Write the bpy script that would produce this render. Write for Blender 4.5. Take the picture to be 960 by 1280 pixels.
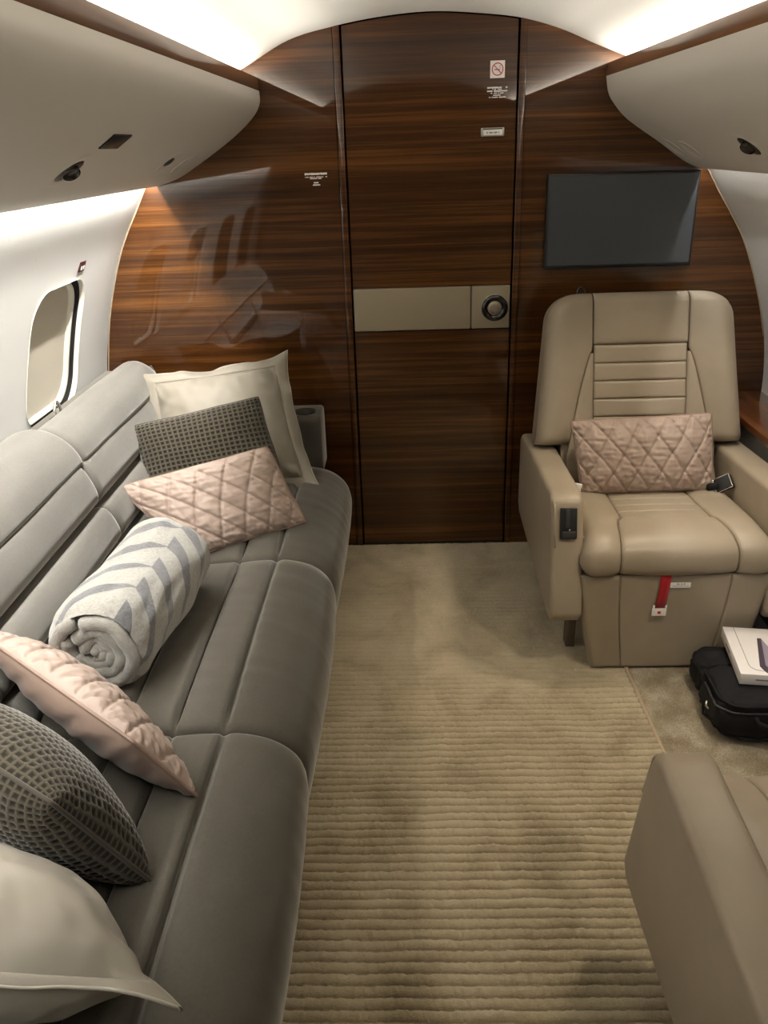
import bpy, bmesh, math, random
import numpy as np
from mathutils import Vector, Matrix, noise

for _o in list(bpy.data.objects):
    bpy.data.objects.remove(_o)
SC = bpy.context.scene
COL = SC.collection
R = math.radians

# ------------------------------------------------------------------ camera
FPX = 1020.0
vx = Vector((0.99927865, -0.01976595, -0.0324265))
vy = Vector((0.02144417, -0.41101322, 0.91137714))
vu = -Vector((0.03134195, 0.91141508, 0.41029287))
cam_data = bpy.data.cameras.new('camera')
cam_data.sensor_fit = 'VERTICAL'
cam_data.sensor_height = 24.0
cam_data.lens = 24.0 * FPX / 1280.0
cam_data.clip_start = 0.02
cam = bpy.data.objects.new('camera', cam_data)
COL.objects.link(cam)
right = Vector((vx[0], vy[0], vu[0])).normalized()
up = -Vector((vx[1], vy[1], vu[1])).normalized()
back = right.cross(up).normalized()
up = back.cross(right)
mw = Matrix.Identity(4)
for i in range(3):
    mw[i][0], mw[i][1], mw[i][2] = right[i], up[i], back[i]
mw[2][3] = 1.50
cam.matrix_world = mw
SC.camera = cam

# ------------------------------------------------------------------ world, lights, exposure
world = bpy.data.worlds.new('world')
SC.world = world
world.use_nodes = True
world.node_tree.nodes['Background'].inputs[0].default_value = (0.9, 0.85, 0.75, 1)
world.node_tree.nodes['Background'].inputs[1].default_value = 0.0
SC.view_settings.view_transform = 'Standard'
SC.view_settings.look = 'None'
SC.view_settings.gamma = 1.0
SC.view_settings.use_curve_mapping = False
SC.view_settings.exposure = 1.45

Y_BACK = -2.2      # rear end of the cabin, behind the camera
Y_END = 2.99       # the wooden bulkhead
COVE_W = 6.4
WASH_W = 39.0
WARM = (1.0, 0.93, 0.82)


def area_light(name, loc, direction, sx, sy, watts, color, spread=180):
    d = bpy.data.lights.new(name, 'AREA')
    d.shape = 'RECTANGLE'
    d.size, d.size_y = sx, sy
    d.energy = watts
    d.color = color
    d.spread = R(spread)
    o = bpy.data.objects.new(name, d)
    COL.objects.link(o)
    o.location = loc
    z = -Vector(direction).normalized()
    y = Vector((0, 1, 0))
    x = y.cross(z).normalized()
    m = Matrix.Identity(4)
    for i in range(3):
        m[i][0], m[i][1], m[i][2] = x[i], y[i], z[i]
    m.translation = Vector(loc)
    o.matrix_world = m
    return o


Y_LIT = 0.05      # the strips light the aft part of the cabin only
LEN = Y_END - Y_LIT - 0.06
YM = (Y_END + Y_LIT) / 2
# LED strips in the ceiling coves (above each bin) and behind the lower lip of each bin
area_light('cove_led_strip', (-0.555, YM, 1.687), (0.85, 0, 0.5), 0.03, LEN, COVE_W, WARM, 140)
area_light('cove_led_strip', (0.748, YM, 1.687), (-0.85, 0, 0.5), 0.03, LEN, COVE_W, WARM, 140)
area_light('wash_led_strip', (-0.868, YM, 1.425), (-0.12, 0, -1), 0.02, LEN, WASH_W, (1.0, 0.97, 0.91))
area_light('wash_led_strip', (1.000, YM, 1.425), (0.12, 0, -1), 0.02, LEN, WASH_W, (1.0, 0.97, 0.91))

# ------------------------------------------------------------------ material helpers


def mat(name, color=(0.5, 0.5, 0.5), rough=0.5, metal=0.0, spec=0.5, sheen=0.0, coat=0.0, sheen_rough=0.4, sheen_tint=(1, 1, 1), coat_rough=0.03):
    m = bpy.data.materials.new(name)
    m.use_nodes = True
    b = m.node_tree.nodes['Principled BSDF']
    b.inputs['Base Color'].default_value = (*color, 1)
    b.inputs['Roughness'].default_value = rough
    b.inputs['Metallic'].default_value = metal
    b.inputs['Specular IOR Level'].default_value = spec
    b.inputs['Sheen Weight'].default_value = sheen
    b.inputs['Sheen Roughness'].default_value = sheen_rough
    b.inputs['Sheen Tint'].default_value = (*sheen_tint, 1)
    b.inputs['Coat Weight'].default_value = coat
    b.inputs['Coat Roughness'].default_value = coat_rough
    return m


class NT:
    def __init__(s, m):
        s.t = m.node_tree
        s.b = s.t.nodes['Principled BSDF']

    def n(s, typ, **kw):
        nd = s.t.nodes.new(typ)
        for k, v in kw.items():
            setattr(nd, k, v)
        return nd

    def l(s, a, b):
        s.t.links.new(a, b)

    def coords(s, which='Object', scale=(1, 1, 1)):
        tc = s.n('ShaderNodeTexCoord')
        mp = s.n('ShaderNodeMapping')
        mp.inputs['Scale'].default_value = scale
        s.l(tc.outputs[which], mp.inputs['Vector'])
        return mp.outputs[0]

    def noise(s, vec, scale, detail=4, rough=0.55, dist=0.0):
        nd = s.n('ShaderNodeTexNoise')
        nd.inputs['Scale'].default_value = scale
        nd.inputs['Detail'].default_value = detail
        nd.inputs['Roughness'].default_value = rough
        nd.inputs['Distortion'].default_value = dist
        s.l(vec, nd.inputs['Vector'])
        return nd.outputs['Fac']

    def ramp(s, fac, stops):
        nd = s.n('ShaderNodeValToRGB')
        el = nd.color_ramp.elements
        while len(el) < len(stops):
            el.new(0.5)
        for e, (p, c) in zip(el, stops):
            e.position = p
            e.color = (*c, 1)
        s.l(fac, nd.inputs[0])
        return nd.outputs[0]

    def math(s, op, a, b=None, c=None):
        nd = s.n('ShaderNodeMath', operation=op)
        for i, v in enumerate((a, b, c)):
            if v is None:
                continue
            if isinstance(v, (int, float)):
                nd.inputs[i].default_value = v
            else:
                s.l(v, nd.inputs[i])
        return nd.outputs[0]

    def mix(s, fac, a, b, blend='MIX'):
        nd = s.n('ShaderNodeMix', data_type='RGBA', blend_type=blend)
        for sock, v in ((nd.inputs[0], fac), (nd.inputs[6], a), (nd.inputs[7], b)):
            if isinstance(v, (int, float)):
                sock.default_value = v
            elif isinstance(v, tuple):
                sock.default_value = (*v, 1)
            else:
                s.l(v, sock)
        return nd.outputs[2]

    def bump(s, h, strength=0.3, dist=0.01):
        nd = s.n('ShaderNodeBump')
        nd.inputs['Strength'].default_value = strength
        nd.inputs['Distance'].default_value = dist
        s.l(h, nd.inputs['Height'])
        s.l(nd.outputs[0], s.b.inputs['Normal'])

    def color(s, c):
        s.l(c, s.b.inputs['Base Color'])


def wood(name, dark, mid, light, scale=1.0, axis='X', rough=0.35, coat=1.0):
    m = mat(name, mid, rough=rough, spec=0.12, coat=coat, coat_rough=0.012)
    n = NT(m)
    st = (0.9, 8, 42) if axis == 'X' else (20, 0.8, 20)
    v = n.coords('Object', tuple(a * scale for a in st))
    f1 = n.noise(v, 1.0, 6, 0.62, 0.35)
    v2 = n.coords('Object', tuple(a * scale * 4.2 for a in (st[0] * .8, st[1], st[2] * 1.3)))
    f2 = n.noise(v2, 1.0, 3, 0.6)
    v3 = n.coords('Object', tuple(a * scale * 0.22 for a in st))
    f3 = n.noise(v3, 1.0, 2, 0.5, 0.5)
    f = n.math('ADD', n.math('MULTIPLY', f1, 0.55), n.math('MULTIPLY', f2, 0.22))
    f = n.math('ADD', f, n.math('MULTIPLY', f3, 0.28))
    c = n.ramp(f, [(0.36, dark), (0.52, mid), (0.68, light)])
    n.color(c)
    return m


M = {}
M['wood'] = wood('bulkhead_wood_veneer', (0.017, 0.0050, 0.0009), (0.052, 0.0170, 0.0030), (0.145, 0.056, 0.0115))
M['wood_trim'] = wood('trim_wood_veneer', (0.060, 0.021, 0.005), (0.13, 0.050, 0.0125), (0.22, 0.095, 0.028), axis='Y', coat=0.15, rough=0.45)
M['wood_ledge'] = wood('ledge_wood_veneer', (0.06, 0.017, 0.005), (0.16, 0.055, 0.016), (0.30, 0.12, 0.04), axis='Y')

m = mat('ceiling_fabric', (0.78, 0.77, 0.73), rough=0.75, spec=0.2)
n = NT(m)
n.bump(n.noise(n.coords('Object', (1, 1, 1)), 220, 2), 0.06, 0.002)
M['ceiling'] = m
m = mat('sidewall_vinyl', (0.74, 0.74, 0.72), rough=0.6, spec=0.3)
n = NT(m)
n.bump(n.noise(n.coords('Object', (1, 1, 3)), 130, 3), 0.12, 0.003)
M['sidewall'] = m
m = mat('bin_vinyl', (0.62, 0.59, 0.54), rough=0.5, spec=0.35)
n = NT(m)
n.bump(n.noise(n.coords('Object'), 300, 2), 0.03, 0.002)
M['bin'] = m
M['reveal'] = mat('window_reveal_plastic', (0.80, 0.78, 0.70), rough=0.4)
M['shade'] = mat('window_blind_fabric', (0.58, 0.54, 0.45), rough=0.7)
M['black'] = mat('black_plastic', (0.012, 0.012, 0.012), rough=0.4)
M['gap'] = mat('dark_gap', (0.006, 0.005, 0.004), rough=0.9)
M['chrome'] = mat('chrome', (0.8, 0.8, 0.78), rough=0.12, metal=1.0)
M['dark_chrome'] = mat('dark_chrome', (0.07, 0.07, 0.07), rough=0.15, metal=1.0)
M['steel'] = mat('brushed_steel', (0.5, 0.5, 0.5), rough=0.35, metal=1.0)
M['white_plastic'] = mat('white_plastic', (0.82, 0.80, 0.76), rough=0.45)
M['screen'] = mat('tv_screen_glass', (0.055, 0.062, 0.07), rough=0.22, spec=0.6)
M['red_print'] = mat('red_print', (0.55, 0.02, 0.03), rough=0.6)
M['white_print'] = mat('white_print', (0.85, 0.83, 0.8), rough=0.6)
M['grey_print'] = mat('grey_print', (0.22, 0.21, 0.21), rough=0.6)
M['purple_print'] = mat('dark_purple_print', (0.075, 0.055, 0.08), rough=0.5)
M['lilac_print'] = mat('lilac_print', (0.30, 0.26, 0.33), rough=0.5)
M['red_ribbon'] = mat('red_ribbon', (0.36, 0.005, 0.011), rough=0.5, sheen=0.2)
M['grey_panel'] = mat('grey_side_panel', (0.16, 0.155, 0.145), rough=0.6)

M['panel_dark'] = mat('dark_grey_plastic', (0.03, 0.03, 0.032), rough=0.35)
M['foot'] = mat('brown_foot', (0.13, 0.092, 0.06), rough=0.5)
# leather
m = mat('beige_leather', (0.40, 0.31, 0.205), rough=0.42, spec=0.45)
n = NT(m)
v = n.coords('Object')
n.color(n.ramp(n.noise(v, 6, 3), [(0.3, (0.305, 0.250, 0.182)), (0.7, (0.350, 0.290, 0.215))]))
n.bump(n.noise(v, 420, 2), 0.08, 0.002)
M['leather'] = m
m = mat('door_band_leather', (0.30, 0.25, 0.175), rough=0.5, spec=0.35)
n = NT(m)
n.bump(n.noise(n.coords('Object'), 420, 2), 0.08, 0.002)
M['band_leather'] = m

# grey velvet: one fabric, the copy for the back coloured paler as if lit brighter
def velvet(name, lo, hi):
    m = mat(name, hi, rough=0.8, spec=0.15, sheen=1.0, sheen_rough=0.32, sheen_tint=(0.95, 0.93, 0.88))
    n = NT(m)
    v = n.coords('Object')
    f = n.math('ADD', n.math('MULTIPLY', n.noise(n.coords('Object', (1, 0.35, 1)), 7, 4), 0.6), n.math('MULTIPLY', n.noise(v, 180, 3, 0.7), 0.4))
    n.color(n.ramp(f, [(0.3, lo), (0.7, hi)]))
    n.bump(n.noise(v, 500, 2), 0.12, 0.002)
    return m


M['velvet'] = velvet('grey_velvet_seat', (0.066, 0.059, 0.047), (0.096, 0.087, 0.071))
M['velvet_back_lit'] = velvet('grey_velvet_back_lit', (0.125, 0.118, 0.105), (0.195, 0.186, 0.168))

# ribbed carpet and plain carpet
m = mat('ribbed_carpet_pile', (0.42, 0.34, 0.22), rough=0.9, spec=0.1, sheen=0.35, sheen_rough=0.5, sheen_tint=(1, .95, .85))
n = NT(m)
v = n.coords('Object')
big = n.noise(v, 5.5, 4, 0.6, 0.6)
fine = n.noise(v, 260, 3, 0.7)
tuft = n.noise(v, 700, 1)
f = n.math('ADD', n.math('MULTIPLY', big, 0.75), n.math('MULTIPLY', fine, 0.35))
n.color(n.ramp(f, [(0.34, (0.27, 0.215, 0.130)), (0.52, (0.43, 0.355, 0.23)), (0.74, (0.56, 0.48, 0.335))]))
n.bump(n.math('ADD', fine, tuft), 0.55, 0.006)
M['carpet'] = m
m = mat('loop_carpet_pile', (0.40, 0.33, 0.23), rough=0.95, spec=0.05)
n = NT(m)
v = n.coords('Object')
fine = n.noise(v, 330, 3, 0.8)
f = n.math('ADD', n.math('MULTIPLY', n.noise(v, 14, 3), 0.4), n.math('MULTIPLY', fine, 0.65))
n.color(n.ramp(f, [(0.36, (0.22, 0.17, 0.105)), (0.52, (0.37, 0.305, 0.205)), (0.66, (0.64, 0.56, 0.44))]))
n.bump(fine, 0.8, 0.008)
M['carpet2'] = m
M['carpet_cord'] = mat('carpet_binding', (0.34, 0.26, 0.17), rough=0.85)

# satins
m = mat('pink_quilted_satin', (0.36, 0.272, 0.226), rough=0.48, spec=0.35, sheen=0.12)
M['pink'] = m
M['pink_back'] = mat('pink_plain_satin', (0.24, 0.17, 0.135), rough=0.36, spec=0.5, sheen=0.2)
M['pink_piping'] = mat('pink_piping', (0.25, 0.165, 0.125), rough=0.5)
M['beige_satin'] = mat('beige_satin', (0.27, 0.243, 0.197), rough=0.52, spec=0.3, sheen=0.15)
M['beige_edge'] = mat('beige_edging', (0.38, 0.35, 0.29), rough=0.45)


def waffle_mat(name, ridge, pit, nx, ny):
    m = mat(name, pit, rough=0.85, spec=0.1, sheen=0.5, sheen_rough=0.4)
    n = NT(m)
    tc = n.n('ShaderNodeTexCoord')
    sp = n.n('ShaderNodeSeparateXYZ')
    n.l(tc.outputs['UV'], sp.inputs[0])
    def cell(sock, k):
        fr = n.math('FRACT', n.math('MULTIPLY', sock, float(k)))
        return n.math('MULTIPLY', n.math('ABSOLUTE', n.math('SUBTRACT', fr, 0.5)), 2.0)
    c = n.math('MAXIMUM', cell(sp.outputs[0], nx), cell(sp.outputs[1], ny))
    nz = n.math('MULTIPLY', n.math('SUBTRACT', n.noise(n.coords('Object'), 260, 2), 0.5), 0.5)
    n.color(n.ramp(n.math('ADD', c, nz), [(0.45, pit), (0.9, ridge)]))
    return m


NWX, NWY = 28, 26
M['waffle'] = waffle_mat('dark_waffle_fabric', (0.080, 0.069, 0.049), (0.018, 0.015, 0.011), NWX, NWY)

M['waffle_seam'] = mat('waffle_seam', (0.06, 0.05, 0.036), rough=0.9, sheen=0.3)
# blanket with chevrons: UV u goes round the roll, v along it
m = mat('chevron_fleece', (0.5, 0.48, 0.42), rough=0.95, spec=0.05, sheen=0.6, sheen_rough=0.5)
n = NT(m)
tc = n.n('ShaderNodeTexCoord')
sp = n.n('ShaderNodeSeparateXYZ')
n.l(tc.outputs['UV'], sp.inputs[0])
u, vv = sp.outputs[0], sp.outputs[1]
wob = n.math('MULTIPLY', n.math('SUBTRACT', n.noise(n.coords('Object'), 14, 2), 0.5), 0.10)
tt = n.math('FRACT', n.math('ADD', n.math('MULTIPLY', u, 2.0), 0.16))
dz_ = n.math('MULTIPLY', n.math('SUBTRACT', tt, 0.5), 2.0)
zig = n.math('ABSOLUTE', dz_)
ph = n.math('ADD', n.math('MULTIPLY', n.math('ADD', vv, n.math('MULTIPLY', zig, 0.27)), 4.7), wob)
fr = n.math('FRACT', ph)
w_right = n.math('MULTIPLY', n.math('SUBTRACT', 1.0, n.math('MULTIPLY', zig, 0.75)), 0.52)
w_left = n.math('ADD', n.math('MULTIPLY', n.math('MULTIPLY', zig, n.math('SUBTRACT', 1.0, zig)), 1.3), 0.04)
isr = n.math('LESS_THAN', dz_, 0.0)
wid = n.math('ADD', n.math('MULTIPLY', isr, w_right), n.math('MULTIPLY', n.math('SUBTRACT', 1.0, isr), w_left))
dk = n.math('LESS_THAN', fr, wid)
fz = n.noise(n.coords('Object'), 130, 3, 0.7)
lightc = n.ramp(fz, [(0.3, (0.27, 0.26, 0.232)), (0.75, (0.41, 0.395, 0.355))])
darkc = n.ramp(fz, [(0.3, (0.10, 0.10, 0.104)), (0.75, (0.175, 0.175, 0.18))])
n.color(n.mix(dk, lightc, darkc))
n.bump(n.noise(n.coords('Object'), 240, 3, 0.7), 0.5, 0.005)
M['blanket'] = m

m = mat('black_nylon', (0.005, 0.005, 0.006), rough=0.75, spec=0.3)
n = NT(m)
n.bump(n.noise(n.coords('Object'), 380, 2), 0.4, 0.003)
M['nylon'] = m
M['box'] = mat('white_carton', (0.80, 0.76, 0.74), rough=0.4)

# ------------------------------------------------------------------ mesh helpers


def link(o, parent=None):
    COL.objects.link(o)
    if parent is not None:
        o.parent = parent
    return o


def mk(name, verts, faces, m, parent=None, smooth=True, uvs=None):
    me = bpy.data.meshes.new(name)
    me.from_pydata([tuple(v) for v in verts], [], [tuple(f) for f in faces])
    if uvs is not None:
        ul = me.uv_layers.new(name='UVMap')
        idx = np.zeros(len(me.loops), dtype=np.int32)
        me.loops.foreach_get('vertex_index', idx)
        a = np.array(uvs, dtype=np.float32)[idx]
        ul.data.foreach_set('uv', a.ravel())
    if smooth:
        me.polygons.foreach_set('use_smooth', [True] * len(me.polygons))
    me.materials.append(M[m] if isinstance(m, str) else m)
    me.update()
    o = bpy.data.objects.new(name, me)
    return link(o, parent)


def bm_obj(name, bm, m, parent=None, smooth=True, sharp=40):
    bmesh.ops.recalc_face_normals(bm, faces=bm.faces)
    me = bpy.data.meshes.new(name)
    bm.to_mesh(me)
    bm.free()
    if smooth:
        me.polygons.foreach_set('use_smooth', [True] * len(me.polygons))
        try:
            me.set_sharp_from_angle(angle=R(sharp))
        except Exception:
            pass
    me.materials.append(M[m] if isinstance(m, str) else m)
    o = bpy.data.objects.new(name, me)
    return link(o, parent)


def empty(name, loc=(0, 0, 0)):
    o = bpy.data.objects.new(name, None)
    o.empty_display_size = 0.05
    o.location = loc
    return link(o)


def tag(o, label=None, cat=None, group=None, kind=None):
    if label:
        o['label'] = label
    if cat:
        o['category'] = cat
    if group:
        o['group'] = group
    if kind:
        o['kind'] = kind
    return o


def grid_faces(nu, nv, off=0, flip=False):
    fs = []
    for i in range(nu - 1):
        for j in range(nv - 1):
            a = off + i * nv + j
            q = (a, a + nv, a + nv + 1, a + 1)
            fs.append(q[::-1] if flip else q)
    return fs


def surf(name, fn, nu, nv, m, parent=None, us=None, vs=None, flip=False):
    us = us if us is not None else np.linspace(0, 1, nu)
    vs = vs if vs is not None else np.linspace(0, 1, nv)
    V, UV = [], []
    for u in us:
        for v in vs:
            V.append(fn(u, v))
            UV.append((u, v))
    return mk(name, V, grid_faces(len(us), len(vs), 0, flip), m, parent, True, UV)


def box_bm(bm, c, s, bev=0.0, seg=3, rot=None):
    r = bmesh.ops.create_cube(bm, size=1.0)
    vs = r['verts']
    for v in vs:
        v.co = Vector((v.co.x * s[0], v.co.y * s[1], v.co.z * s[2]))
    if bev > 0:
        es = list({e for v in vs for e in v.link_edges})
        rr = bmesh.ops.bevel(bm, geom=es, offset=bev, segments=seg, profile=0.5, affect='EDGES')
        vs = list({v for f in rr['faces'] for v in f.verts} | {v for v in vs if v.is_valid})
    mt = Matrix.Translation(Vector(c))
    if rot is not None:
        mt = mt @ rot
    # gather every vertex of this island
    seen, stack = set(vs), list(vs)
    while stack:
        v = stack.pop()
        for e in v.link_edges:
            w = e.other_vert(v)
            if w not in seen:
                seen.add(w)
                stack.append(w)
    for v in seen:
        v.co = mt @ v.co


def rbox(name, c, s, m, parent=None, bev=0.01, seg=3, rot=None):
    bm = bmesh.new()
    box_bm(bm, c, s, bev, seg, rot)
    return bm_obj(name, bm, m, parent)


def prism(name, poly, axis, a0, a1, m, parent=None, bev=0.0, seg=3, sharp=40):
    """poly: 2D points; axis 'x' -> (y,z) extruded in x; 'y' -> (x,z) extruded in y; 'z' -> (x,y)."""
    bm = bmesh.new()
    def P(p, a):
        if axis == 'x':
            return (a, p[0], p[1])
        if axis == 'y':
            return (p[0], a, p[1])
        return (p[0], p[1], a)
    b = [bm.verts.new(P(p, a0)) for p in poly]
    t = [bm.verts.new(P(p, a1)) for p in poly]
    bm.faces.new(b)
    bm.faces.new(t[::-1])
    k = len(poly)
    for i in range(k):
        bm.faces.new((b[i], t[i], t[(i + 1) % k], b[(i + 1) % k]))
    bmesh.ops.recalc_face_normals(bm, faces=bm.faces)
    if bev > 0:
        es = [e for e in bm.edges if e.calc_face_angle(0) > R(20)]
        bmesh.ops.bevel(bm, geom=es, offset=bev, segments=seg, profile=0.5, affect='EDGES', clamp_overlap=True)
    return bm_obj(name, bm, m, parent, sharp=sharp)


def tube(name, pts, r, m, parent=None, seg=8, closed=False):
    pts = [Vector(p) for p in pts]
    k = len(pts)
    V, F = [], []
    prev = None
    for i, p in enumerate(pts):
        if closed:
            d = (pts[(i + 1) % k] - pts[i - 1]).normalized()
        else:
            d = (pts[min(i + 1, k - 1)] - pts[max(i - 1, 0)]).normalized()
        if prev is None:
            a = Vector((0, 0, 1)) if abs(d.z) < 0.9 else Vector((1, 0, 0))
            nx = d.cross(a).normalized()
        else:
            nx = (prev - d * prev.dot(d)).normalized()
        prev = nx
        ny = d.cross(nx)
        for j in range(seg):
            t = 2 * math.pi * j / seg
            V.append(p + (nx * math.cos(t) + ny * math.sin(t)) * r)
    rows = k if closed else k - 1
    for i in range(rows):
        for j in range(seg):
            a, b = i * seg + j, i * seg + (j + 1) % seg
            c, d2 = ((i + 1) % k) * seg + (j + 1) % seg, ((i + 1) % k) * seg + j
            F.append((a, b, c, d2))
    if not closed:
        F.append(tuple(range(seg))[::-1])
        F.append(tuple((k - 1) * seg + j for j in range(seg)))
    return mk(name, V, F, m, parent)


def cyl_bm(bm, c, axis, r0, r1, h, seg=32):
    z = Vector(axis).normalized()
    q = z.to_track_quat('Z', 'Y').to_matrix().to_4x4()
    bmesh.ops.create_cone(bm, cap_ends=True, segments=seg, radius1=r0, radius2=r1, depth=h,
                          matrix=Matrix.Translation(Vector(c)) @ q)


def lathe(name, c, axis, prof, m, parent=None, seg=40):
    """prof: (radius, height) pairs along axis."""
    z = Vector(axis).normalized()
    q = z.to_track_quat('Z', 'Y').to_matrix()
    V, F = [], []
    for (r, h) in prof:
        for j in range(seg):
            t = 2 * math.pi * j / seg
            V.append(Vector(c) + q @ Vector((r * math.cos(t), r * math.sin(t), h)))
    for i in range(len(prof) - 1):
        for j in range(seg):
            F.append((i * seg + j, i * seg + (j + 1) % seg, (i + 1) * seg + (j + 1) % seg, (i + 1) * seg + j))
    F.append(tuple((len(prof) - 1) * seg + j for j in range(seg)))
    o = mk(name, V, F, m, parent)
    o.data.set_sharp_from_angle(angle=R(45))
    return o


def cut(o, cutter):
    md = o.modifiers.new('b', 'BOOLEAN')
    md.operation = 'DIFFERENCE'
    md.object = cutter
    md.solver = 'EXACT'
    bpy.context.view_layer.update()
    dg = bpy.context.evaluated_depsgraph_get()
    me = bpy.data.meshes.new_from_object(o.evaluated_get(dg))
    o.modifiers.clear()
    o.data = me
    bpy.data.objects.remove(cutter)
    me.polygons.foreach_set('use_smooth', [True] * len(me.polygons))
    me.set_sharp_from_angle(angle=R(35))


def catmull(pts, per=8):
    pts = [np.array(p, float) for p in pts]
    out = []
    P = [2 * pts[0] - pts[1]] + pts + [2 * pts[-1] - pts[-2]]
    for i in range(1, len(P) - 2):
        p0, p1, p2, p3 = P[i - 1:i + 3]
        for k in range(per):
            t = k / per
            out.append(0.5 * ((2 * p1) + (-p0 + p2) * t + (2 * p0 - 5 * p1 + 4 * p2 - p3) * t * t + (-p0 + 3 * p1 - 3 * p2 + p3) * t ** 3))
    out.append(pts[-1])
    return out


class Curve2:
    """arc-length curve through 2D points with left normals"""
    def __init__(s, pts, per=10, smooth=True):
        q = np.array(catmull(pts, per) if smooth else pts)
        d = np.linalg.norm(np.diff(q, axis=0), axis=1)
        s.s = np.concatenate([[0], np.cumsum(d)])
        s.q = q
        s.L = s.s[-1]

    def at(s, a):
        return np.array([np.interp(a, s.s, s.q[:, 0]), np.interp(a, s.s, s.q[:, 1])])

    def nrm(s, a, e=0.004):
        p, q = s.at(max(0, a - e)), s.at(min(s.L, a + e))
        t = (q - p) / max(np.linalg.norm(q - p), 1e-9)
        return np.array([-t[1], t[0]])

    def find(s, axis, val):
        i = np.argmin(abs(s.q[:, axis] - val))
        return s.s[i]


def extrude_y(name, pts, y0, y1, m, parent=None, ny=2, thick=0.0, flip=False):
    ys = np.linspace(y0, y1, ny)
    V = [(p[0], y, p[1]) for p in pts for y in ys]
    o = mk(name, V, grid_faces(len(pts), ny, 0, flip), m, parent)
    return o


# ------------------------------------------------------------------ cabin shell
WALL_L = [(-0.93, 0.0), (-1.04, 0.22), (-1.115, 0.45), (-1.134, 0.70), (-1.087, 0.946), (-1.011, 1.17), (-0.925, 1.327), (-0.882, 1.40), (-0.84, 1.46)]
WALL_R = [(1.13, 0.0), (1.24, 0.22), (1.305, 0.45), (1.316, 0.645), (1.294, 0.824), (1.252, 0.968), (1.173, 1.16), (1.069, 1.318), (1.016, 1.40), (0.97, 1.46)]
ARCH = [(-0.66, 1.675), (-0.60, 1.705), (-0.51, 1.741), (-0.361, 1.814), (-0.206, 1.849), (-0.053, 1.87), (0.099, 1.878), (0.249, 1.868), (0.38, 1.851), (0.502, 1.818), (0.619, 1.771), (0.706, 1.738), (0.80, 1.705), (0.86, 1.675)]

cl = catmull(ARCH, 6)
tag(extrude_y('ceiling', cl, Y_BACK, Y_END, 'ceiling', ny=3), kind='structure')

# floor: ribbed pile across the aisle, plain pile on the right
RIB = 0.0248
NR = int((Y_END - 0.25) / RIB)
xs = np.linspace(-0.42, 0.655, 330)
ys = []
prof = [(0.0, -0.002), (0.07, 0.005), (0.22, 0.0095), (0.5, 0.0110), (0.76, 0.0098), (0.93, 0.0055)]
for k in range(NR + 1):
    for (t, h) in prof:
        ys.append((0.25 + (k + t) * RIB, h))
rng = np.random.default_rng(4)
tuft = rng.normal(0, 1, (len(ys), len(xs)))
tuft = (tuft + np.roll(tuft, 1, 1)) * 0.6
V = []
for a, (y, h) in enumerate(ys):
    far = min(1.0, max(0.22, 1.0 - (y - 1.70) / 0.70))
    for b, x in enumerate(xs):
        wv = 0.0040 * noise.noise(Vector((x * 3, y * 2.0, 0))) + 0.0022 * noise.noise(Vector((x * 16, y * 9, 3)))
        pk = noise.noise(Vector((x * 11, y * 11, 7)))
        hh = 0.004 + h * far * (1 + 0.40 * pk) + (1 - far) * 0.004 + 0.0011 * tuft[a, b]
        V.append((x, min(y + wv + 0.0006 * tuft[a, b - 1], Y_END - 0.004), hh))
tag(mk('floor', V, grid_faces(len(ys), len(xs), 0, True), 'carpet'), kind='structure')
FLOOR = bpy.data.objects['floor']
V = []
fx = np.linspace(0.655, 1.18, 170)
fy = np.linspace(0.9, Y_END, 560)
tf = rng.normal(0, 1, (len(fy), len(fx)))
for a, y in enumerate(fy):
    for b, x in enumerate(fx):
        V.append((x, y, 0.0065 + 0.0013 * tf[a, b]))
mk('plain_carpet', V, grid_faces(len(fy), len(fx), 0, True), 'carpet2', FLOOR)
mk('near_carpet', [(0.655, 0.25, 0.005), (1.18, 0.25, 0.005), (1.18, 0.9, 0.005), (0.655, 0.9, 0.005)], [(0, 1, 2, 3)], 'carpet2', FLOOR)
mk('under_sofa_carpet', [(-1.0, 0.25, 0.004), (-0.42, 0.25, 0.004), (-0.42, Y_END, 0.004), (-1.0, Y_END, 0.004)], [(0, 1, 2, 3)], 'carpet2', FLOOR)
tube('carpet_binding', [(0.655 + 0.002 * math.sin(y * 5), y, 0.009) for y in np.linspace(0.25, Y_END - 0.01, 60)], 0.0075, 'carpet_cord', FLOOR, 8)
mk('rear_carpet', [(-1.0, Y_BACK, 0.004), (1.18, Y_BACK, 0.004), (1.18, 0.25, 0.004), (-1.0, 0.25, 0.004)], [(0, 1, 2, 3)], 'carpet2', FLOOR)


# side walls with real window openings
def rounded_rect(n, hy, hs, r, skew=0.0):
    pts = []
    per = n // 4
    for q, (sx, sy) in enumerate(((1, 1), (-1, 1), (-1, -1), (1, -1))):
        for k in range(per):
            a = (q + k / per) * math.pi / 2
            pts.append((sx * (hy - r) + r * math.cos(a), sy * (hs - r) + r * math.sin(a)))
    # resample with straight stretches
    c = pts + [pts[0]]
    c = np.array(c)
    d = np.concatenate([[0], np.cumsum(np.linalg.norm(np.diff(c, axis=0), axis=1))])
    t = np.linspace(0, d[-1], n, endpoint=False)
    return [(float(np.interp(x, d, c[:, 0])), float(np.interp(x, d, c[:, 1]))) for x in t]


def ray_to_rect(c, p, y0, y1, s0, s1):
    dy, ds = p[0], p[1]
    k = 1e9
    if dy > 1e-9: k = min(k, (y1 - c[0]) / dy)
    if dy < -1e-9: k = min(k, (y0 - c[0]) / dy)
    if ds > 1e-9: k = min(k, (s1 - c[1]) / ds)
    if ds < -1e-9: k = min(k, (s0 - c[1]) / ds)
    return (c[0] + dy * k, c[1] + ds * k)


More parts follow.
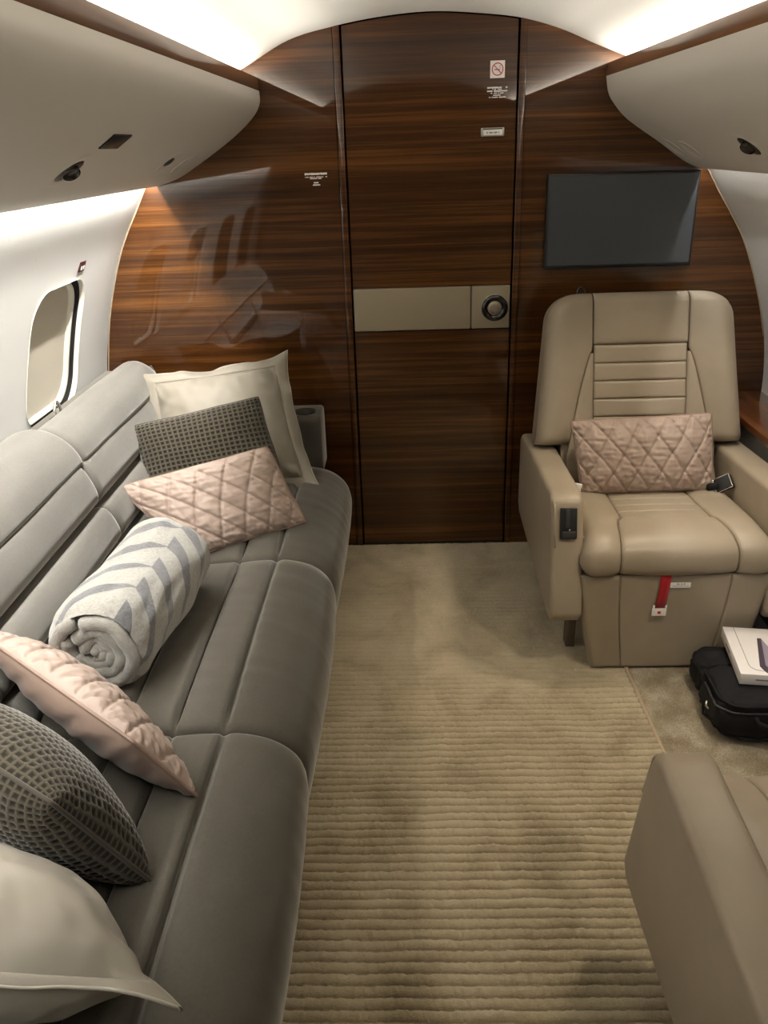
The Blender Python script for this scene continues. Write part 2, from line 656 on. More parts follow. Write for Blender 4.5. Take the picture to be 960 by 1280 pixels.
def side_wall(name, pts, wins, side):
    C = Curve2(pts, 12)
    def P(y, s, out=0.0):
        q = C.at(s)
        nn = C.nrm(s) * (1 if side < 0 else -1)     # outward
        q = q + nn * out
        return (q[0], y, q[1])
    V, F = [], []
    ys_cut = [Y_BACK]
    segs = []
    for (yc, zc, hy, hs, r) in wins:
        a, b = yc - hy - 0.07, yc + hy + 0.07
        segs.append((ys_cut[-1], a, None))
        segs.append((a, b, (yc, zc, hy, hs, r)))
        ys_cut.append(b)
    segs.append((ys_cut[-1], Y_END, None))
    NS = 60
    holes = []
    for (a, b, w) in segs:
        if w is None:
            o = len(V)
            for s in np.linspace(0, C.L, NS):
                for y in np.linspace(a, b, 4):
                    V.append(P(y, s))
            F += grid_faces(NS, 4, o, side > 0)
        else:
            yc, zc, hy, hs, r = w
            sc = C.find(1, zc)
            N, K = 128, 22
            h = rounded_rect(N, hy, hs, r)
            # make sure rays hit the patch corners
            outer = [ray_to_rect((yc, sc), p, a, b, 0, C.L) for p in h]
            for cy in (a, b):
                for cs in (0, C.L):
                    j = min(range(N), key=lambda i: (outer[i][0] - cy) ** 2 + (outer[i][1] - cs) ** 2)
                    outer[j] = (cy, cs)
            o = len(V)
            for k in range(K):
                t = (k / (K - 1)) ** 1.6
                for p, q in zip(h, outer):
                    V.append(P(yc + p[0] + (q[0] - yc - p[0]) * t, sc + p[1] + (q[1] - sc - p[1]) * t))
            for k in range(K - 1):
                for j in range(N):
                    f = (o + k * N + j, o + k * N + (j + 1) % N, o + (k + 1) * N + (j + 1) % N, o + (k + 1) * N + j)
                    F.append(f if side > 0 else f[::-1])
            holes.append((yc, sc, hy, hs, r, h))
    wall = tag(mk(name, V, F, 'sidewall'), kind='structure')
    return wall, P, holes


WIN_L = [(-0.555, 0.945, 0.205, 0.215, 0.10), (0.195, 0.945, 0.205, 0.215, 0.10), (0.945, 0.945, 0.205, 0.215, 0.10), (1.71, 0.945, 0.205, 0.215, 0.10), (2.475, 0.945, 0.205, 0.215, 0.10)]
wallL, PL, HL = side_wall('wall_left', WALL_L, WIN_L, -1)
wallR, PR, HR = side_wall('wall_right', WALL_R, [], 1)

for wi, (yc, sc, hy, hs, r, h) in enumerate(HL[::-1][:2]):
    win = empty('window_%d' % (wi + 1), PL(yc, sc))
    bpy.context.view_layer.update()
    tag(win, kind='structure')
    inv = Vector(win.location)
    def Q(y, s, out):
        return Vector(PL(y, s, out)) - inv
    N = len(h)
    # funnel-shaped reveal: lip, throat, inner frame
    rings = [(1.0, -0.003), (0.994, 0.001), (0.988, 0.006), (0.983, 0.012)]
    V, F = [], []
    for (k, out) in rings:
        for p in h:
            V.append(Q(yc + p[0] * k, sc + p[1] * k, out))
    for a in range(len(rings) - 1):
        for j in range(N):
            F.append((a * N + j, (a + 1) * N + j, (a + 1) * N + (j + 1) % N, a * N + (j + 1) % N))
    mk('reveal', V, F, 'reveal', win)
    # dark channel between reveal and inner frame
    V, F = [], []
    for (k, out) in [(0.983, 0.0121), (0.88, 0.044)]:
        for p in h:
            V.append(Q(yc + p[0] * k, sc + p[1] * k, out))
    for j in range(N):
        F.append((j, N + j, N + (j + 1) % N, (j + 1) % N))
    mk('shadow_gap', V, F, 'gap', win)
    rr = [(0.935, 0.045), (0.932, 0.022), (0.915, 0.018), (0.885, 0.022), (0.875, 0.036)]
    V, F = [], []
    for (k, out) in rr:
        for p in h:
            V.append(Q(yc + p[0] * k - 0.010, sc + p[1] * k, out))
    for a in range(len(rr) - 1):
        for j in range(N):
            F.append((a * N + j, (a + 1) * N + j, (a + 1) * N + (j + 1) % N, a * N + (j + 1) % N))
    mk('inner_frame', V, F, 'reveal', win)
    # pulled-down blind
    V = []
    nb = 14
    F = []
    for k in range(nb):
        t = k / (nb - 1)
        for p in h:
            V.append(Q(yc + p[0] * 0.89 * (1 - t) - 0.010, sc + p[1] * 0.89 * (1 - t), 0.034))
    for a in range(nb - 1):
        for j in range(N):
            F.append((a * N + j, (a + 1) * N + j, (a + 1) * N + (j + 1) % N, a * N + (j + 1) % N))
    mk('blind', V, F, 'shade', win)

# rear end of the cabin, behind the camera
def outline(off=0.0):
    L = [tuple(p) for p in catmull(WALL_L, 6)]
    A = [tuple(p) for p in catmull(ARCH, 6)]
    Rr = [tuple(p) for p in catmull(WALL_R, 6)]
    pts = L + A + Rr[::-1]
    return pts
tag(prism('wall_near', outline(), 'y', Y_BACK - 0.05, Y_BACK, 'bin'), kind='structure')

# ------------------------------------------------------------------ wooden bulkhead with door
OUT = outline()
DOOR_X0, DOOR_X1 = -0.193, 0.375

def top_at(x):
    A = np.array(catmull(ARCH, 6))
    return float(np.interp(x, A[:, 0], A[:, 1]))


L = [tuple(p) for p in catmull(WALL_L, 6)]
A = [tuple(p) for p in catmull(ARCH, 6)]
Rr = [tuple(p) for p in catmull(WALL_R, 6)]
bulk = empty('wall_far', (0, Y_END, 0))
tag(bulk, kind='structure')
lp = L + [p for p in A if p[0] < DOOR_X0 - 0.03] + [(DOOR_X0 - 0.028, top_at(DOOR_X0 - .028)), (DOOR_X0 - 0.028, 0.0)]
rp = [(DOOR_X1 + 0.026, 0.0), (DOOR_X1 + 0.026, top_at(DOOR_X1 + .026))] + [p for p in A if p[0] > DOOR_X1 + 0.03] + Rr[::-1]


def at_bulk(o):
    o.parent = bulk
    o.matrix_parent_inverse = Matrix.Translation((0, -Y_END, 0))
    return o


at_bulk(prism('wood_panel', lp, 'y', Y_END, Y_END + 0.04, 'wood', bev=0.0))
at_bulk(prism('wood_panel', rp, 'y', Y_END, Y_END + 0.04, 'wood', bev=0.0))
# thin pale edge strip where the side walls meet the veneer
for nm, pts, sg in (('edge_strip', WALL_L[3:], 1), ('edge_strip', WALL_R[4:], -1)):
    q = catmull(pts, 8)
    at_bulk(tube(nm, [(p[0] + sg * 0.002, Y_END - 0.003, p[1]) for p in q], 0.0022, 'carpet_cord', seg=6))
# door jambs
for i, (a, b) in enumerate(((DOOR_X0 - 0.026, DOOR_X0 - 0.003), (DOOR_X1 + 0.003, DOOR_X1 + 0.025))):
    tag(prism('trim_%d' % (i + 1), [(a, 0.0), (b, 0.0), (b, top_at(b)), (a, top_at(a))], 'y', Y_END - 0.006, Y_END + 0.03, 'wood', bev=0.003), kind='structure')
# door
door = empty('door_1', ((DOOR_X0 + DOOR_X1) / 2, Y_END, 0))
tag(door, kind='structure')


def at_door(o):
    o.parent = door
    o.matrix_parent_inverse = Matrix.Translation((-(DOOR_X0 + DOOR_X1) / 2, -Y_END, 0))
    return o


dx0, dx1 = DOOR_X0 + 0.002, DOOR_X1 - 0.002
BZ0, BZ1 = 0.879, 1.030
tops = [(x, top_at(x) - 0.003) for x in np.linspace(dx1, dx0, 24)]
at_door(prism('upper_panel', [(dx0, BZ1 + 0.002), (dx1, BZ1 + 0.002)] + tops, 'y', Y_END + 0.002, Y_END + 0.03, 'wood', bev=0.0015, seg=1))
at_door(prism('lower_panel', [(dx0, 0.016), (dx1, 0.016), (dx1, BZ0 - 0.002), (dx0, BZ0 - 0.002)], 'y', Y_END + 0.002, Y_END + 0.03, 'wood', bev=0.0015, seg=1))
at_door(rbox('leather_band', ((dx0 + 0.232) / 2, Y_END + 0.012, (BZ0 + BZ1) / 2), (0.230 - dx0, 0.03, BZ1 - BZ0), 'band_leather', bev=0.004))
plate = at_door(rbox('latch_plate', ((dx1 + 0.234) / 2 - 0.001, Y_END + 0.012, (BZ0 + BZ1) / 2), (dx1 - 0.236, 0.03, BZ1 - BZ0), 'band_leather', bev=0.004))
at_door(rbox('threshold_gap', ((dx0 + dx1) / 2, Y_END + 0.01, 0.010), (dx1 - dx0, 0.018, 0.014), 'gap', bev=0.001))
at_door(rbox('backing', ((dx0 + dx1) / 2, Y_END + 0.045, 0.9), (dx1 - dx0 + 0.1, 0.02, 1.78), 'gap', bev=0.0))
KN = (0.3165, Y_END - 0.004, 0.953)
at_door(lathe('latch_ring', KN, (0, -1, 0), [(0.030, 0.0), (0.046, 0.0), (0.047, 0.006), (0.043, 0.012), (0.036, 0.014), (0.029, 0.012), (0.0255, 0.006), (0.0245, 0.002), (0.0235, 0.0)], 'dark_chrome'))
at_door(lathe('latch_button', KN, (0, -1, 0), [(0.0232, 0.0), (0.0230, 0.007), (0.020, 0.0095), (0.011, 0.0105), (0.002, 0.0108)], mat('latch_button_satin', (0.36, 0.31, 0.25), rough=0.35, metal=0.6)))
at_door(lathe('latch_rim', KN, (0, -1, 0), [(0.0475, 0.0), (0.0482, 0.002), (0.0478, 0.005), (0.046, 0.0055), (0.0455, 0.004)], 'chrome'))

# ------------------------------------------------------------------ signs on the bulkhead


def text_lines(name, lines, parent, m, yy, seed=1):
    """rows of tiny unreadable print: (x0, x1, z, height) each row a string of small strokes"""
    rnd = random.Random(seed)
    bm = bmesh.new()
    for (x0, x1, z, h) in lines:
        x = x0
        while x < x1:
            w = min(rnd.uniform(0.7, 1.5) * h * 0.7, x1 - x)
            if rnd.random() < 0.88:
                box_bm(bm, (x + w / 2, yy, z + rnd.uniform(-.06, .06) * h), (w * 0.9, 0.0006, h * rnd.uniform(0.75, 1.0)))
            x += w
    return bm_obj(name, bm, m, parent, smooth=False)


ns = empty('no_smoking_sign', (0.3085, Y_END - 0.001, 1.685))
tag(ns, 'small square no smoking sign with red ring on the wooden door', 'sign')
rbox('plate', (0, 0, 0.025), (0.047, 0.002, 0.050), 'white_print', ns, bev=0.0006, seg=1)
tube('red_ring', [(0.0175 * math.cos(a), -0.0012, 0.025 + 0.0175 * math.sin(a)) for a in np.linspace(0, 2 * math.pi, 40, endpoint=False)], 0.0016, 'red_print', ns, 6, True)
tube('red_bar', [(-0.012, -0.0016, 0.037), (0.012, -0.0016, 0.013)], 0.0014, 'red_print', ns, 6)
rbox('cigarette', (-0.001, -0.0012, 0.024), (0.018, 0.0008, 0.003), 'grey_print', ns, bev=0)
tube('smoke', [(0.008, -0.0012, 0.028), (0.006, -0.0012, 0.032), (0.009, -0.0012, 0.035)], 0.0009, 'grey_print', ns, 5)

pl = empty('door_placard', (0.309, Y_END - 0.0006, 1.627))
tag(pl, 'white five-line printed notice directly under the no smoking sign', 'notice')
text_lines('print', [(-0.033, 0.033, 0.0305, 0.0048), (-0.016, 0.014, 0.0255, 0.003), (-0.033, 0.033, 0.0205, 0.0048), (-0.021, 0.021, 0.0145, 0.003), (-0.013, 0.011, 0.0085, 0.003), (-0.027, 0.028, 0.0025, 0.0036)], pl, 'white_print', 0, 3)
pw = empty('wall_placard', (-0.2985, Y_END - 0.0006, 1.373))
tag(pw, 'white printed notice on the wooden panel left of the door', 'notice')
text_lines('print', [(-0.038, 0.038, 0.044, 0.0070), (-0.038, 0.038, 0.034, 0.0032), (-0.021, 0.019, 0.0295, 0.0036), (-0.008, 0.008, 0.016, 0.0045), (-0.012, 0.013, 0.009, 0.0045)], pw, 'white_print', 0, 9)
dp = empty('door_plaque', (0.2965, Y_END - 0.001, 1.513))
tag(dp, 'small silver plaque on the upper door below the printed notice', 'plaque')
rbox('frame', (0, 0, 0.0135), (0.077, 0.004, 0.027), 'steel', dp, bev=0.0015)
rbox('face', (0.001, -0.0022, 0.0125), (0.062, 0.001, 0.016), 'white_plastic', dp, bev=0.0004, seg=1)
rbox('shade_line', (0, -0.0022, 0.0235), (0.064, 0.001, 0.003), 'black', dp, bev=0.0)
text_lines('print', [(-0.020, 0.022, 0.0125, 0.005)], dp, 'grey_print', -0.003, 5)
# red exit-style placard above the window
CWL = Curve2(WALL_L, 12)
sw = CWL.find(1, 1.186)
wp = empty('window_placard', PL(2.60, sw))
tag(wp, 'tiny dark red placard on the white wall above the window', 'placard')
wn = -CWL.nrm(sw)
wt = Vector((-wn[1], 0, wn[0]))
rot = Matrix(((wn[0], 0, wt.x), (0, 1, 0), (wn[1], 0, wt.z))).to_4x4()
rbox('plate', Vector((wn[0], 0, wn[1])) * 0.0012, (0.002, 0.052, 0.034), mat('dark_red_print', (0.06, 0.008, 0.01), 0.5), wp, bev=0.0006, seg=1, rot=rot)
for k in (-1, 1):
    rbox('mark', Vector((wn[0], 0, wn[1])) * 0.0024 + Vector((0, k * 0.009, -0.004)), (0.0008, 0.010, 0.012), 'white_print', wp, bev=0, rot=rot)

# ------------------------------------------------------------------ television
tv = empty('television', (0.7345, Y_END, 1.085))
tag(tv, 'flat black television mounted on the wood panel above the armchair', 'television')
TZ = 0.306
TW = 0.503
rbox('housing', (0, -0.018, TZ / 2), (TW, 0.034, TZ), 'black', tv, bev=0.004)
rbox('screen', (0, -0.0358, TZ / 2 + 0.002), (TW - 0.014, 0.002, TZ - 0.018), 'screen', tv, bev=0.0006, seg=1)

# ------------------------------------------------------------------ overhead bins
BIN_L = [(-0.862, 1.440), (-0.850, 1.400), (-0.835, 1.3965), (-0.763, 1.419), (-0.689, 1.460), (-0.61, 1.508), (-0.543, 1.554), (-0.49, 1.601), (-0.4685, 1.637), (-0.4670, 1.6725)]
BIN_R = [(1.000, 1.440), (0.990, 1.402), (0.978, 1.3985), (0.922, 1.428), (0.85, 1.478), (0.74, 1.549), (0.69, 1.598), (0.668, 1.633), (0.658, 1.679)]


def make_bin(side, prof, strip, label, fixtures):
    b = empty('overhead_bin', (prof[4][0], 0.4, 1.39))
    tag(b, label, 'overhead bin')
    off = Vector(b.location)
    fl = side < 0
    pr = catmull(prof, 6)
    # close the back of the locker towards the fuselage
    (tx, tz), (bx, bz) = strip
    backp = [(bx - 0.0 * side, bz), (tx + side * 0.03, tz - 0.050), (tx + side * 0.12, tz - 0.065), (prof[0][0] + side * 0.03, prof[0][1] + 0.10), (prof[0][0] + side * 0.012, prof[0][1] + 0.015)]
    poly = [tuple(p) for p in pr] + backp
    o = prism('body', poly, 'y', Y_BACK + 0.002, Y_END - 0.002, 'bin', b, sharp=25)
    o.location = -off
    # wooden valance strip
    d = Vector((tx - bx, tz - bz)).normalized()
    nn = Vector((d.y, -d.x)) * (-side) * -1
    if nn.x * side < 0:
        nn = -nn
    t = 0.012
    sp_ = [(bx, bz), (tx, tz), (tx + nn.x * t, tz + nn.y * t), (bx + nn.x * t, bz + nn.y * t)]
    o = prism('valance_strip', sp_, 'y', Y_BACK + 0.002, Y_END - 0.002, 'wood_trim', b, bev=0.002, seg=2)
    o.location = -off
    C = Curve2(prof, 12)
    for (kind, y, x, *on) in fixtures:
        s = C.find(0, x)
        p = C.at(s)
        nrm = C.nrm(s)
        if nrm[1] > 0:
            nrm = -nrm
        t2 = np.array([-nrm[1], nrm[0]])
        P0 = Vector((p[0], y, p[1])) - off
        nv = Vector((nrm[0], 0, nrm[1]))
        tv_ = Vector((t2[0], 0, t2[1]))
        rm = Matrix(((tv_.x, 0, nv.x), (tv_.y, 1, nv.y), (tv_.z, 0, nv.z))).to_4x4()
        if kind == 'speaker':
            rbox('speaker_grille', P0 + nv * 0.0008, (0.044, 0.115, 0.004), 'black', b, bev=0.0015, seg=2, rot=rm)
        elif kind == 'light':
            lathe('light_bezel', P0 - nv * 0.004, nv, [(0.060, 0.003), (0.056, 0.0055), (0.048, 0.006), (0.040, 0.0045), (0.034, 0.0046)], 'bin', b)
            lathe('light_socket', P0 - nv * 0.0015, nv, [(0.036, 0.002), (0.034, 0.0035), (0.020, 0.0025), (0.001, 0.002)], 'black', b)
            lathe('light_lens', P0 + nv * 0.002, (nv + Vector((0, -0.5, 0))), [(0.020, -0.004), (0.020, 0.006), (0.017, 0.008), (0.012, 0.006), (0.001, 0.006)], 'dark_chrome', b)
            if on:
                ld = bpy.data.lights.new('reading_light', 'SPOT')
                ld.energy, ld.color = on[3], (1.0, 0.86, 0.66)
                ld.spot_size, ld.spot_blend, ld.shadow_soft_size = R(on[4]), 1.0, 0.05
                lo = link(bpy.data.objects.new('reading_light', ld))
                lo.location = P0 + off + nv * 0.016
                lo.rotation_euler = (Vector(on[:3]) - lo.location).to_track_quat('-Z', 'Y').to_euler()
        elif kind == 'vent':
            lathe('vent_bezel', P0 - nv * 0.004, nv, [(0.050, 0.003), (0.046, 0.0058), (0.036, 0.006), (0.026, 0.0045), (0.022, 0.0046)], 'bin', b)
            lathe('vent_nozzle', P0 - nv * 0.0015, nv, [(0.020, 0.001), (0.018, 0.006), (0.012, 0.007), (0.010, 0.003), (0.001, 0.002)], 'black', b)
        elif kind == 'cap':
            lathe('blank_cap', P0 - nv * 0.004, nv, [(0.050, 0.003), (0.047, 0.0062), (0.040, 0.0062), (0.037, 0.0045), (0.001, 0.0045)], 'bin', b)
    return b


make_bin(-1, BIN_L, ((-0.4690, 1.712), (-0.4670, 1.673)), 'off-white overhead bin with wood valance above the grey sofa', [('speaker', 1.815, -0.585), ('light', 1.755, -0.669), ('vent', 2.49, -0.664), ('cap', 2.72, -0.675)])
make_bin(1, BIN_R, ((0.6595, 1.717), (0.658, 1.679)), 'off-white overhead bin with wood valance above the beige armchairs', [('light', 2.255, 0.867, 0.75, 2.30, 0.4, 8, 95), ('light', 1.56, 0.867, 0.45, 1.75, 0.0, 10, 110), ('cap', 2.76, 0.885), ('cap', 2.90, 0.872)])

# ------------------------------------------------------------------ side ledge on the right
lg = empty('side_ledge', (1.22, 1.9, 0.0))
tag(lg, 'glossy wooden side ledge along the right wall behind the armchair', 'ledge')
LO = Vector(lg.location)
y0l, y1l = 0.3, Y_END - 0.002
rbox('top', Vector((1.222, (y0l + y1l) / 2, 0.606)) - LO, (0.186, y1l - y0l, 0.028), 'wood_ledge', lg, bev=0.004)
prism('side_panel', [(1.150, 0.012), (1.146, 0.590), (1.175, 0.590), (1.180, 0.012)], 'y', y0l + 0.01 - LO.y, y1l - 0.002 - LO.y, 'grey_panel', lg).location = (-LO.x, 0, 0)
rbox('metal_edge', Vector((1.1395, (y0l + y1l) / 2, 0.5885)) - LO, (0.010, y1l - y0l, 0.006), 'steel', lg, bev=0.001)

# ------------------------------------------------------------------ sofa
sofa = empty('sofa', (-0.6, 1.7, 0.0))
tag(sofa, 'long grey velvet sofa with channelled seat along the left wall', 'sofa')
SO = Vector(sofa.location)
SEAT = Curve2([(-0.835, 0.400), (-0.80, 0.428), (-0.70, 0.424), (-0.60, 0.424), (-0.49, 0.428), (-0.385, 0.432), (-0.335, 0.429), (-0.285, 0.413), (-0.247, 0.382), (-0.230, 0.340), (-0.233, 0.28), (-0.250, 0.20), (-0.268, 0.12)], 14)
SECT = [(0.56, 1.312), (1.312, 2.058), (2.058, 2.815)]
GRV = [SEAT.find(0, -0.71), SEAT.find(0, -0.60), SEAT.find(0, -0.492), SEAT.find(0, -0.386)]


def edge_round(d, r):
    if d >= r:
        return 0.0
    k = 1 - max(d, 0) / r
    return r * (1 - math.sqrt(max(0.0, 1 - k * k)))


def seat_section(y0, y1, grooves, last=False):
    ss = sorted(set(list(np.linspace(0, SEAT.L, 96)) + [g + e for g in grooves for e in (-.016, -.010, -.006, -.003, 0, .003, .006, .010, .016)]))
    L_ = y1 - y0
    e = np.array([0, .0015, .004, .008, .013, .02, .03, .045, .065])
    ys = np.concatenate([y0 + e, np.linspace(y0 + .09, y1 - .09, 40), (y1 - e)[::-1]])
    V = []
    bounds = [0.0] + sorted(grooves) + [SEAT.L + 0.12]
    for s in ss:
        p0 = SEAT.at(s)
        nn = SEAT.nrm(s)
        k = max(i for i in range(len(bounds) - 1) if s >= bounds[i] - 1e-9)
        a, b = bounds[k], bounds[k + 1]
        t = (s - a) / (b - a) * 2 - 1
        wide = k == len(bounds) - 2
        for y in ys:
            d = min(y - y0, y1 - y)
            r_end = 0.10 if (last and y1 - y < y - y0) else 0.022
            endf = min(1.0, d / 0.05)
            if wide:
                dl = s - a
                puff = 0.012 - 0.020 * math.exp(-(dl / 0.012) ** 2)
                puff *= 1.0
            else:
                da, db = s - a, b - s
                puff = 0.012 * math.sqrt(max(0, 1 - t * t)) - 0.010 * (math.exp(-(da / 0.006) ** 2) + math.exp(-(db / 0.006) ** 2))
                puff += 0.006 * t * 0.6
            puff *= 0.25 + 0.75 * endf
            crown = 0.010 * (1 - ((2 * (y - y0) / L_) - 1) ** 2)
            wr = 0.0016 * noise.noise(Vector((p0[0] * 5, y * 34 + p0[0] * 6, 2.2))) * endf + 0.002 * noise.noise(Vector((p0[0] * 8, y * 7, 5.2)))
            if last and y1 - y < y - y0:
                # plan-view rounding of the far front corner
                fr = max(0.0, min(1.0, (p0[0] + 0.50) / 0.30))
                off = puff + crown - edge_round(d, 0.03) * 1.0 - edge_round(d, 0.11) * 0.55 * fr + wr
            else:
                off = puff + crown - edge_round(d, 0.020) * 1.1 + wr
            q = p0 + nn * off
            V.append(Vector((q[0], y, q[1])) - SO)
    return mk('seat_cushion', V, grid_faces(len(ss), len(ys), 0, True), 'velvet', sofa)


for i, (a, b) in enumerate(SECT):
    seat_section(a, b, GRV[:4] if i else GRV, i == 2)
# plinth under the cushions
prism('base', [(-0.93, 0.012), (-0.35, 0.012), (-0.305, 0.14), (-0.29, 0.30), (-0.32, 0.375), (-0.90, 0.385)], 'y', 0.57 - SO.y, 2.80 - SO.y, 'velvet', sofa).location = (-SO.x, 0, 0)

# back cushions: lower and upper roll per section
B0, B1 = np.array([-0.790, 0.415]), np.array([-0.925, 0.742])
BL = np.linalg.norm(B1 - B0)
bdir = (B1 - B0) / BL
bn = np.array([bdir[1], -bdir[0]])        # toward the cabin


def back_pad(name, t0, t1, y0, y1, puff, edge=0.02):
    nt, e = 26, np.array([0, .0015, .004, .009, .016, .026, .04])
    ys = np.concatenate([y0 + e, np.linspace(y0 + .06, y1 - .06, 44), (y1 - e)[::-1]])
    ts = np.concatenate([t0 + e[:6] * .8, np.linspace(t0 + .035, t1 - .035, nt - 10), (t1 - e[:6] * .8)[::-1]])
    V = []
    for t in ts:
        p = B0 + bdir * t
        k = (t - t0) / (t1 - t0)
        for y in ys:
            dy, dt = min(y - y0, y1 - y), min(t - t0, t1 - t)
            h = puff * (1 - (2 * k - 1) ** 2) ** 0.5 * 0.75 + puff * 0.25
            h -= edge_round(dt, 0.024) + edge_round(dy, 0.020)
            wr = noise.noise(Vector((t * 6 + y * 10, y * 30 - t * 22, 1.3)))
            h += 0.0022 * wr * math.exp(-(min(y - y0, y1 - y) / 0.10)) * (1 if dy > 0.004 else 0) + 0.0015 * noise.noise(Vector((t * 9, y * 6, 9)))
            q = p + bn * h
            V.append(Vector((q[0], y, q[1])) - SO)
    return mk(name, V, grid_faces(len(ts), len(ys), 0, True), 'velvet_back_lit', sofa)


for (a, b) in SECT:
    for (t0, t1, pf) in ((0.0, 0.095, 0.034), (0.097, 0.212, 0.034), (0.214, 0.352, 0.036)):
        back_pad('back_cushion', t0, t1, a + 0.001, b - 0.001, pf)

# head roll along the top
ROLL = Curve2([(-0.985, 0.700), (-0.925, 0.716), (-0.893, 0.732), (-0.893, 0.752), (-0.913, 0.786), (-0.945, 0.815), (-0.985, 0.832), (-1.03, 0.832), (-1.075, 0.815), (-1.105, 0.78)], 10)
ROLLF = Curve2([(-0.985, 0.700), (-0.925, 0.716), (-0.893, 0.732), (-0.893, 0.752), (-0.913, 0.786), (-0.945, 0.812), (-0.980, 0.824), (-1.015, 0.816), (-1.04, 0.795), (-1.055, 0.765)], 10)
for i, (a, b) in enumerate([(0.56, 1.312), (1.312, 2.075), (2.075, 2.925)]):
    last = i == 2
    C = ROLLF if last else ROLL
    ss = np.linspace(0, C.L, 70)
    e = np.array([0, .0015, .004, .009, .016, .026, .04])
    ef = np.array([0, .002, .006, .013, .022, .034, .05, .07, .09])
    ys = np.concatenate([a + e, np.linspace(a + .06, b - .11, 40), (b - (ef if last else e))[::-1]])
    V = []
    for s in ss:
        p, nn = C.at(s), C.nrm(s)
        nn = -nn
        for y in ys:
            if last and b - y < 0.2:
                off = -edge_round(b - y, 0.075)
            else:
                off = -edge_round(min(y - a, b - y), 0.018)
            off += 0.004 * (1 - ((2 * (y - a) / (b - a)) - 1) ** 2) + 0.002 * noise.noise(Vector((s * 7, y * 4, 4)))
            q = p + nn * off
            V.append(Vector((q[0], y, q[1])) - SO)
    mk('head_roll', V, grid_faces(len(ss), len(ys), 0, False), 'velvet_back_lit', sofa)
    if last:
        # round cap that closes the far end of the roll
        pts = [C.at(s) - C.nrm(s) * (-0.075) for s in ss]
        pts = [C.at(s) + C.nrm(s) * 0.0745 for s in ss]
        ctr = np.mean(pts, axis=0)
        V = [Vector((ctr[0], b, ctr[1])) - SO] + [Vector((p[0], b, p[1])) - SO for p in pts]
        mk('roll_end', V, [(0, k + 1, k + 2) for k in range(len(pts) - 1)], 'velvet_back_lit', sofa)
# frame behind the cushions and ledge behind the roll
prism('back_frame', [(-0.84, 0.385), (-0.945, 0.72), (-0.955, 0.772), (-1.10, 0.782), (-1.118, 0.70), (-1.095, 0.42)], 'y', 0.57 - SO.y, 2.90 - SO.y, 'velvet', sofa, bev=0.006).location = (-SO.x, 0, 0)
# belt shackle on the ledge
shk = (-1.052, 2.335, 0.782)
rbox('shackle_plate', Vector(shk) + Vector((0, 0, 0.003)) - SO, (0.03, 0.07, 0.006), 'dark_chrome', sofa, bev=0.002)
tube('shackle_loop', [Vector(shk) + Vector((0.0, 0.022 * math.cos(t), 0.006 + 0.042 * math.sin(t))) - SO for t in np.linspace(0, math.pi, 14)], 0.005, 'chrome', sofa, 8)

# far armrest with cup holder
arm = prism('armrest', [(2.815, 0.395), (2.800, 0.47), (2.808, 0.55), (2.800, 0.604), (2.815, 0.618), (2.955, 0.618), (2.965, 0.60), (2.965, 0.395)], 'x', -0.62 - SO.x, -0.318 - SO.x, 'velvet', sofa, bev=0.012, seg=3)
arm.location = (0, -SO.y, 0)
bm = bmesh.new()
cyl_bm(bm, (-0.378, 2.866, 0.586), (0, 0, 1), 0.034, 0.040, 0.10, 40)
ct = bm_obj('cutter', bm, 'black')
arm.data.transform(Matrix.Translation((0, -SO.y, 0)))
arm.location = (0, 0, 0)
cut(arm, ct)
lathe('cup_holder', Vector((-0.378, 2.866, 0.537)) - SO, (0, 0, 1), [(0.0412, 0.0835), (0.0400, 0.0838), (0.0395, 0.078), (0.0345, 0.004), (0.001, 0.003)], 'black', sofa)

# ------------------------------------------------------------------ pillows


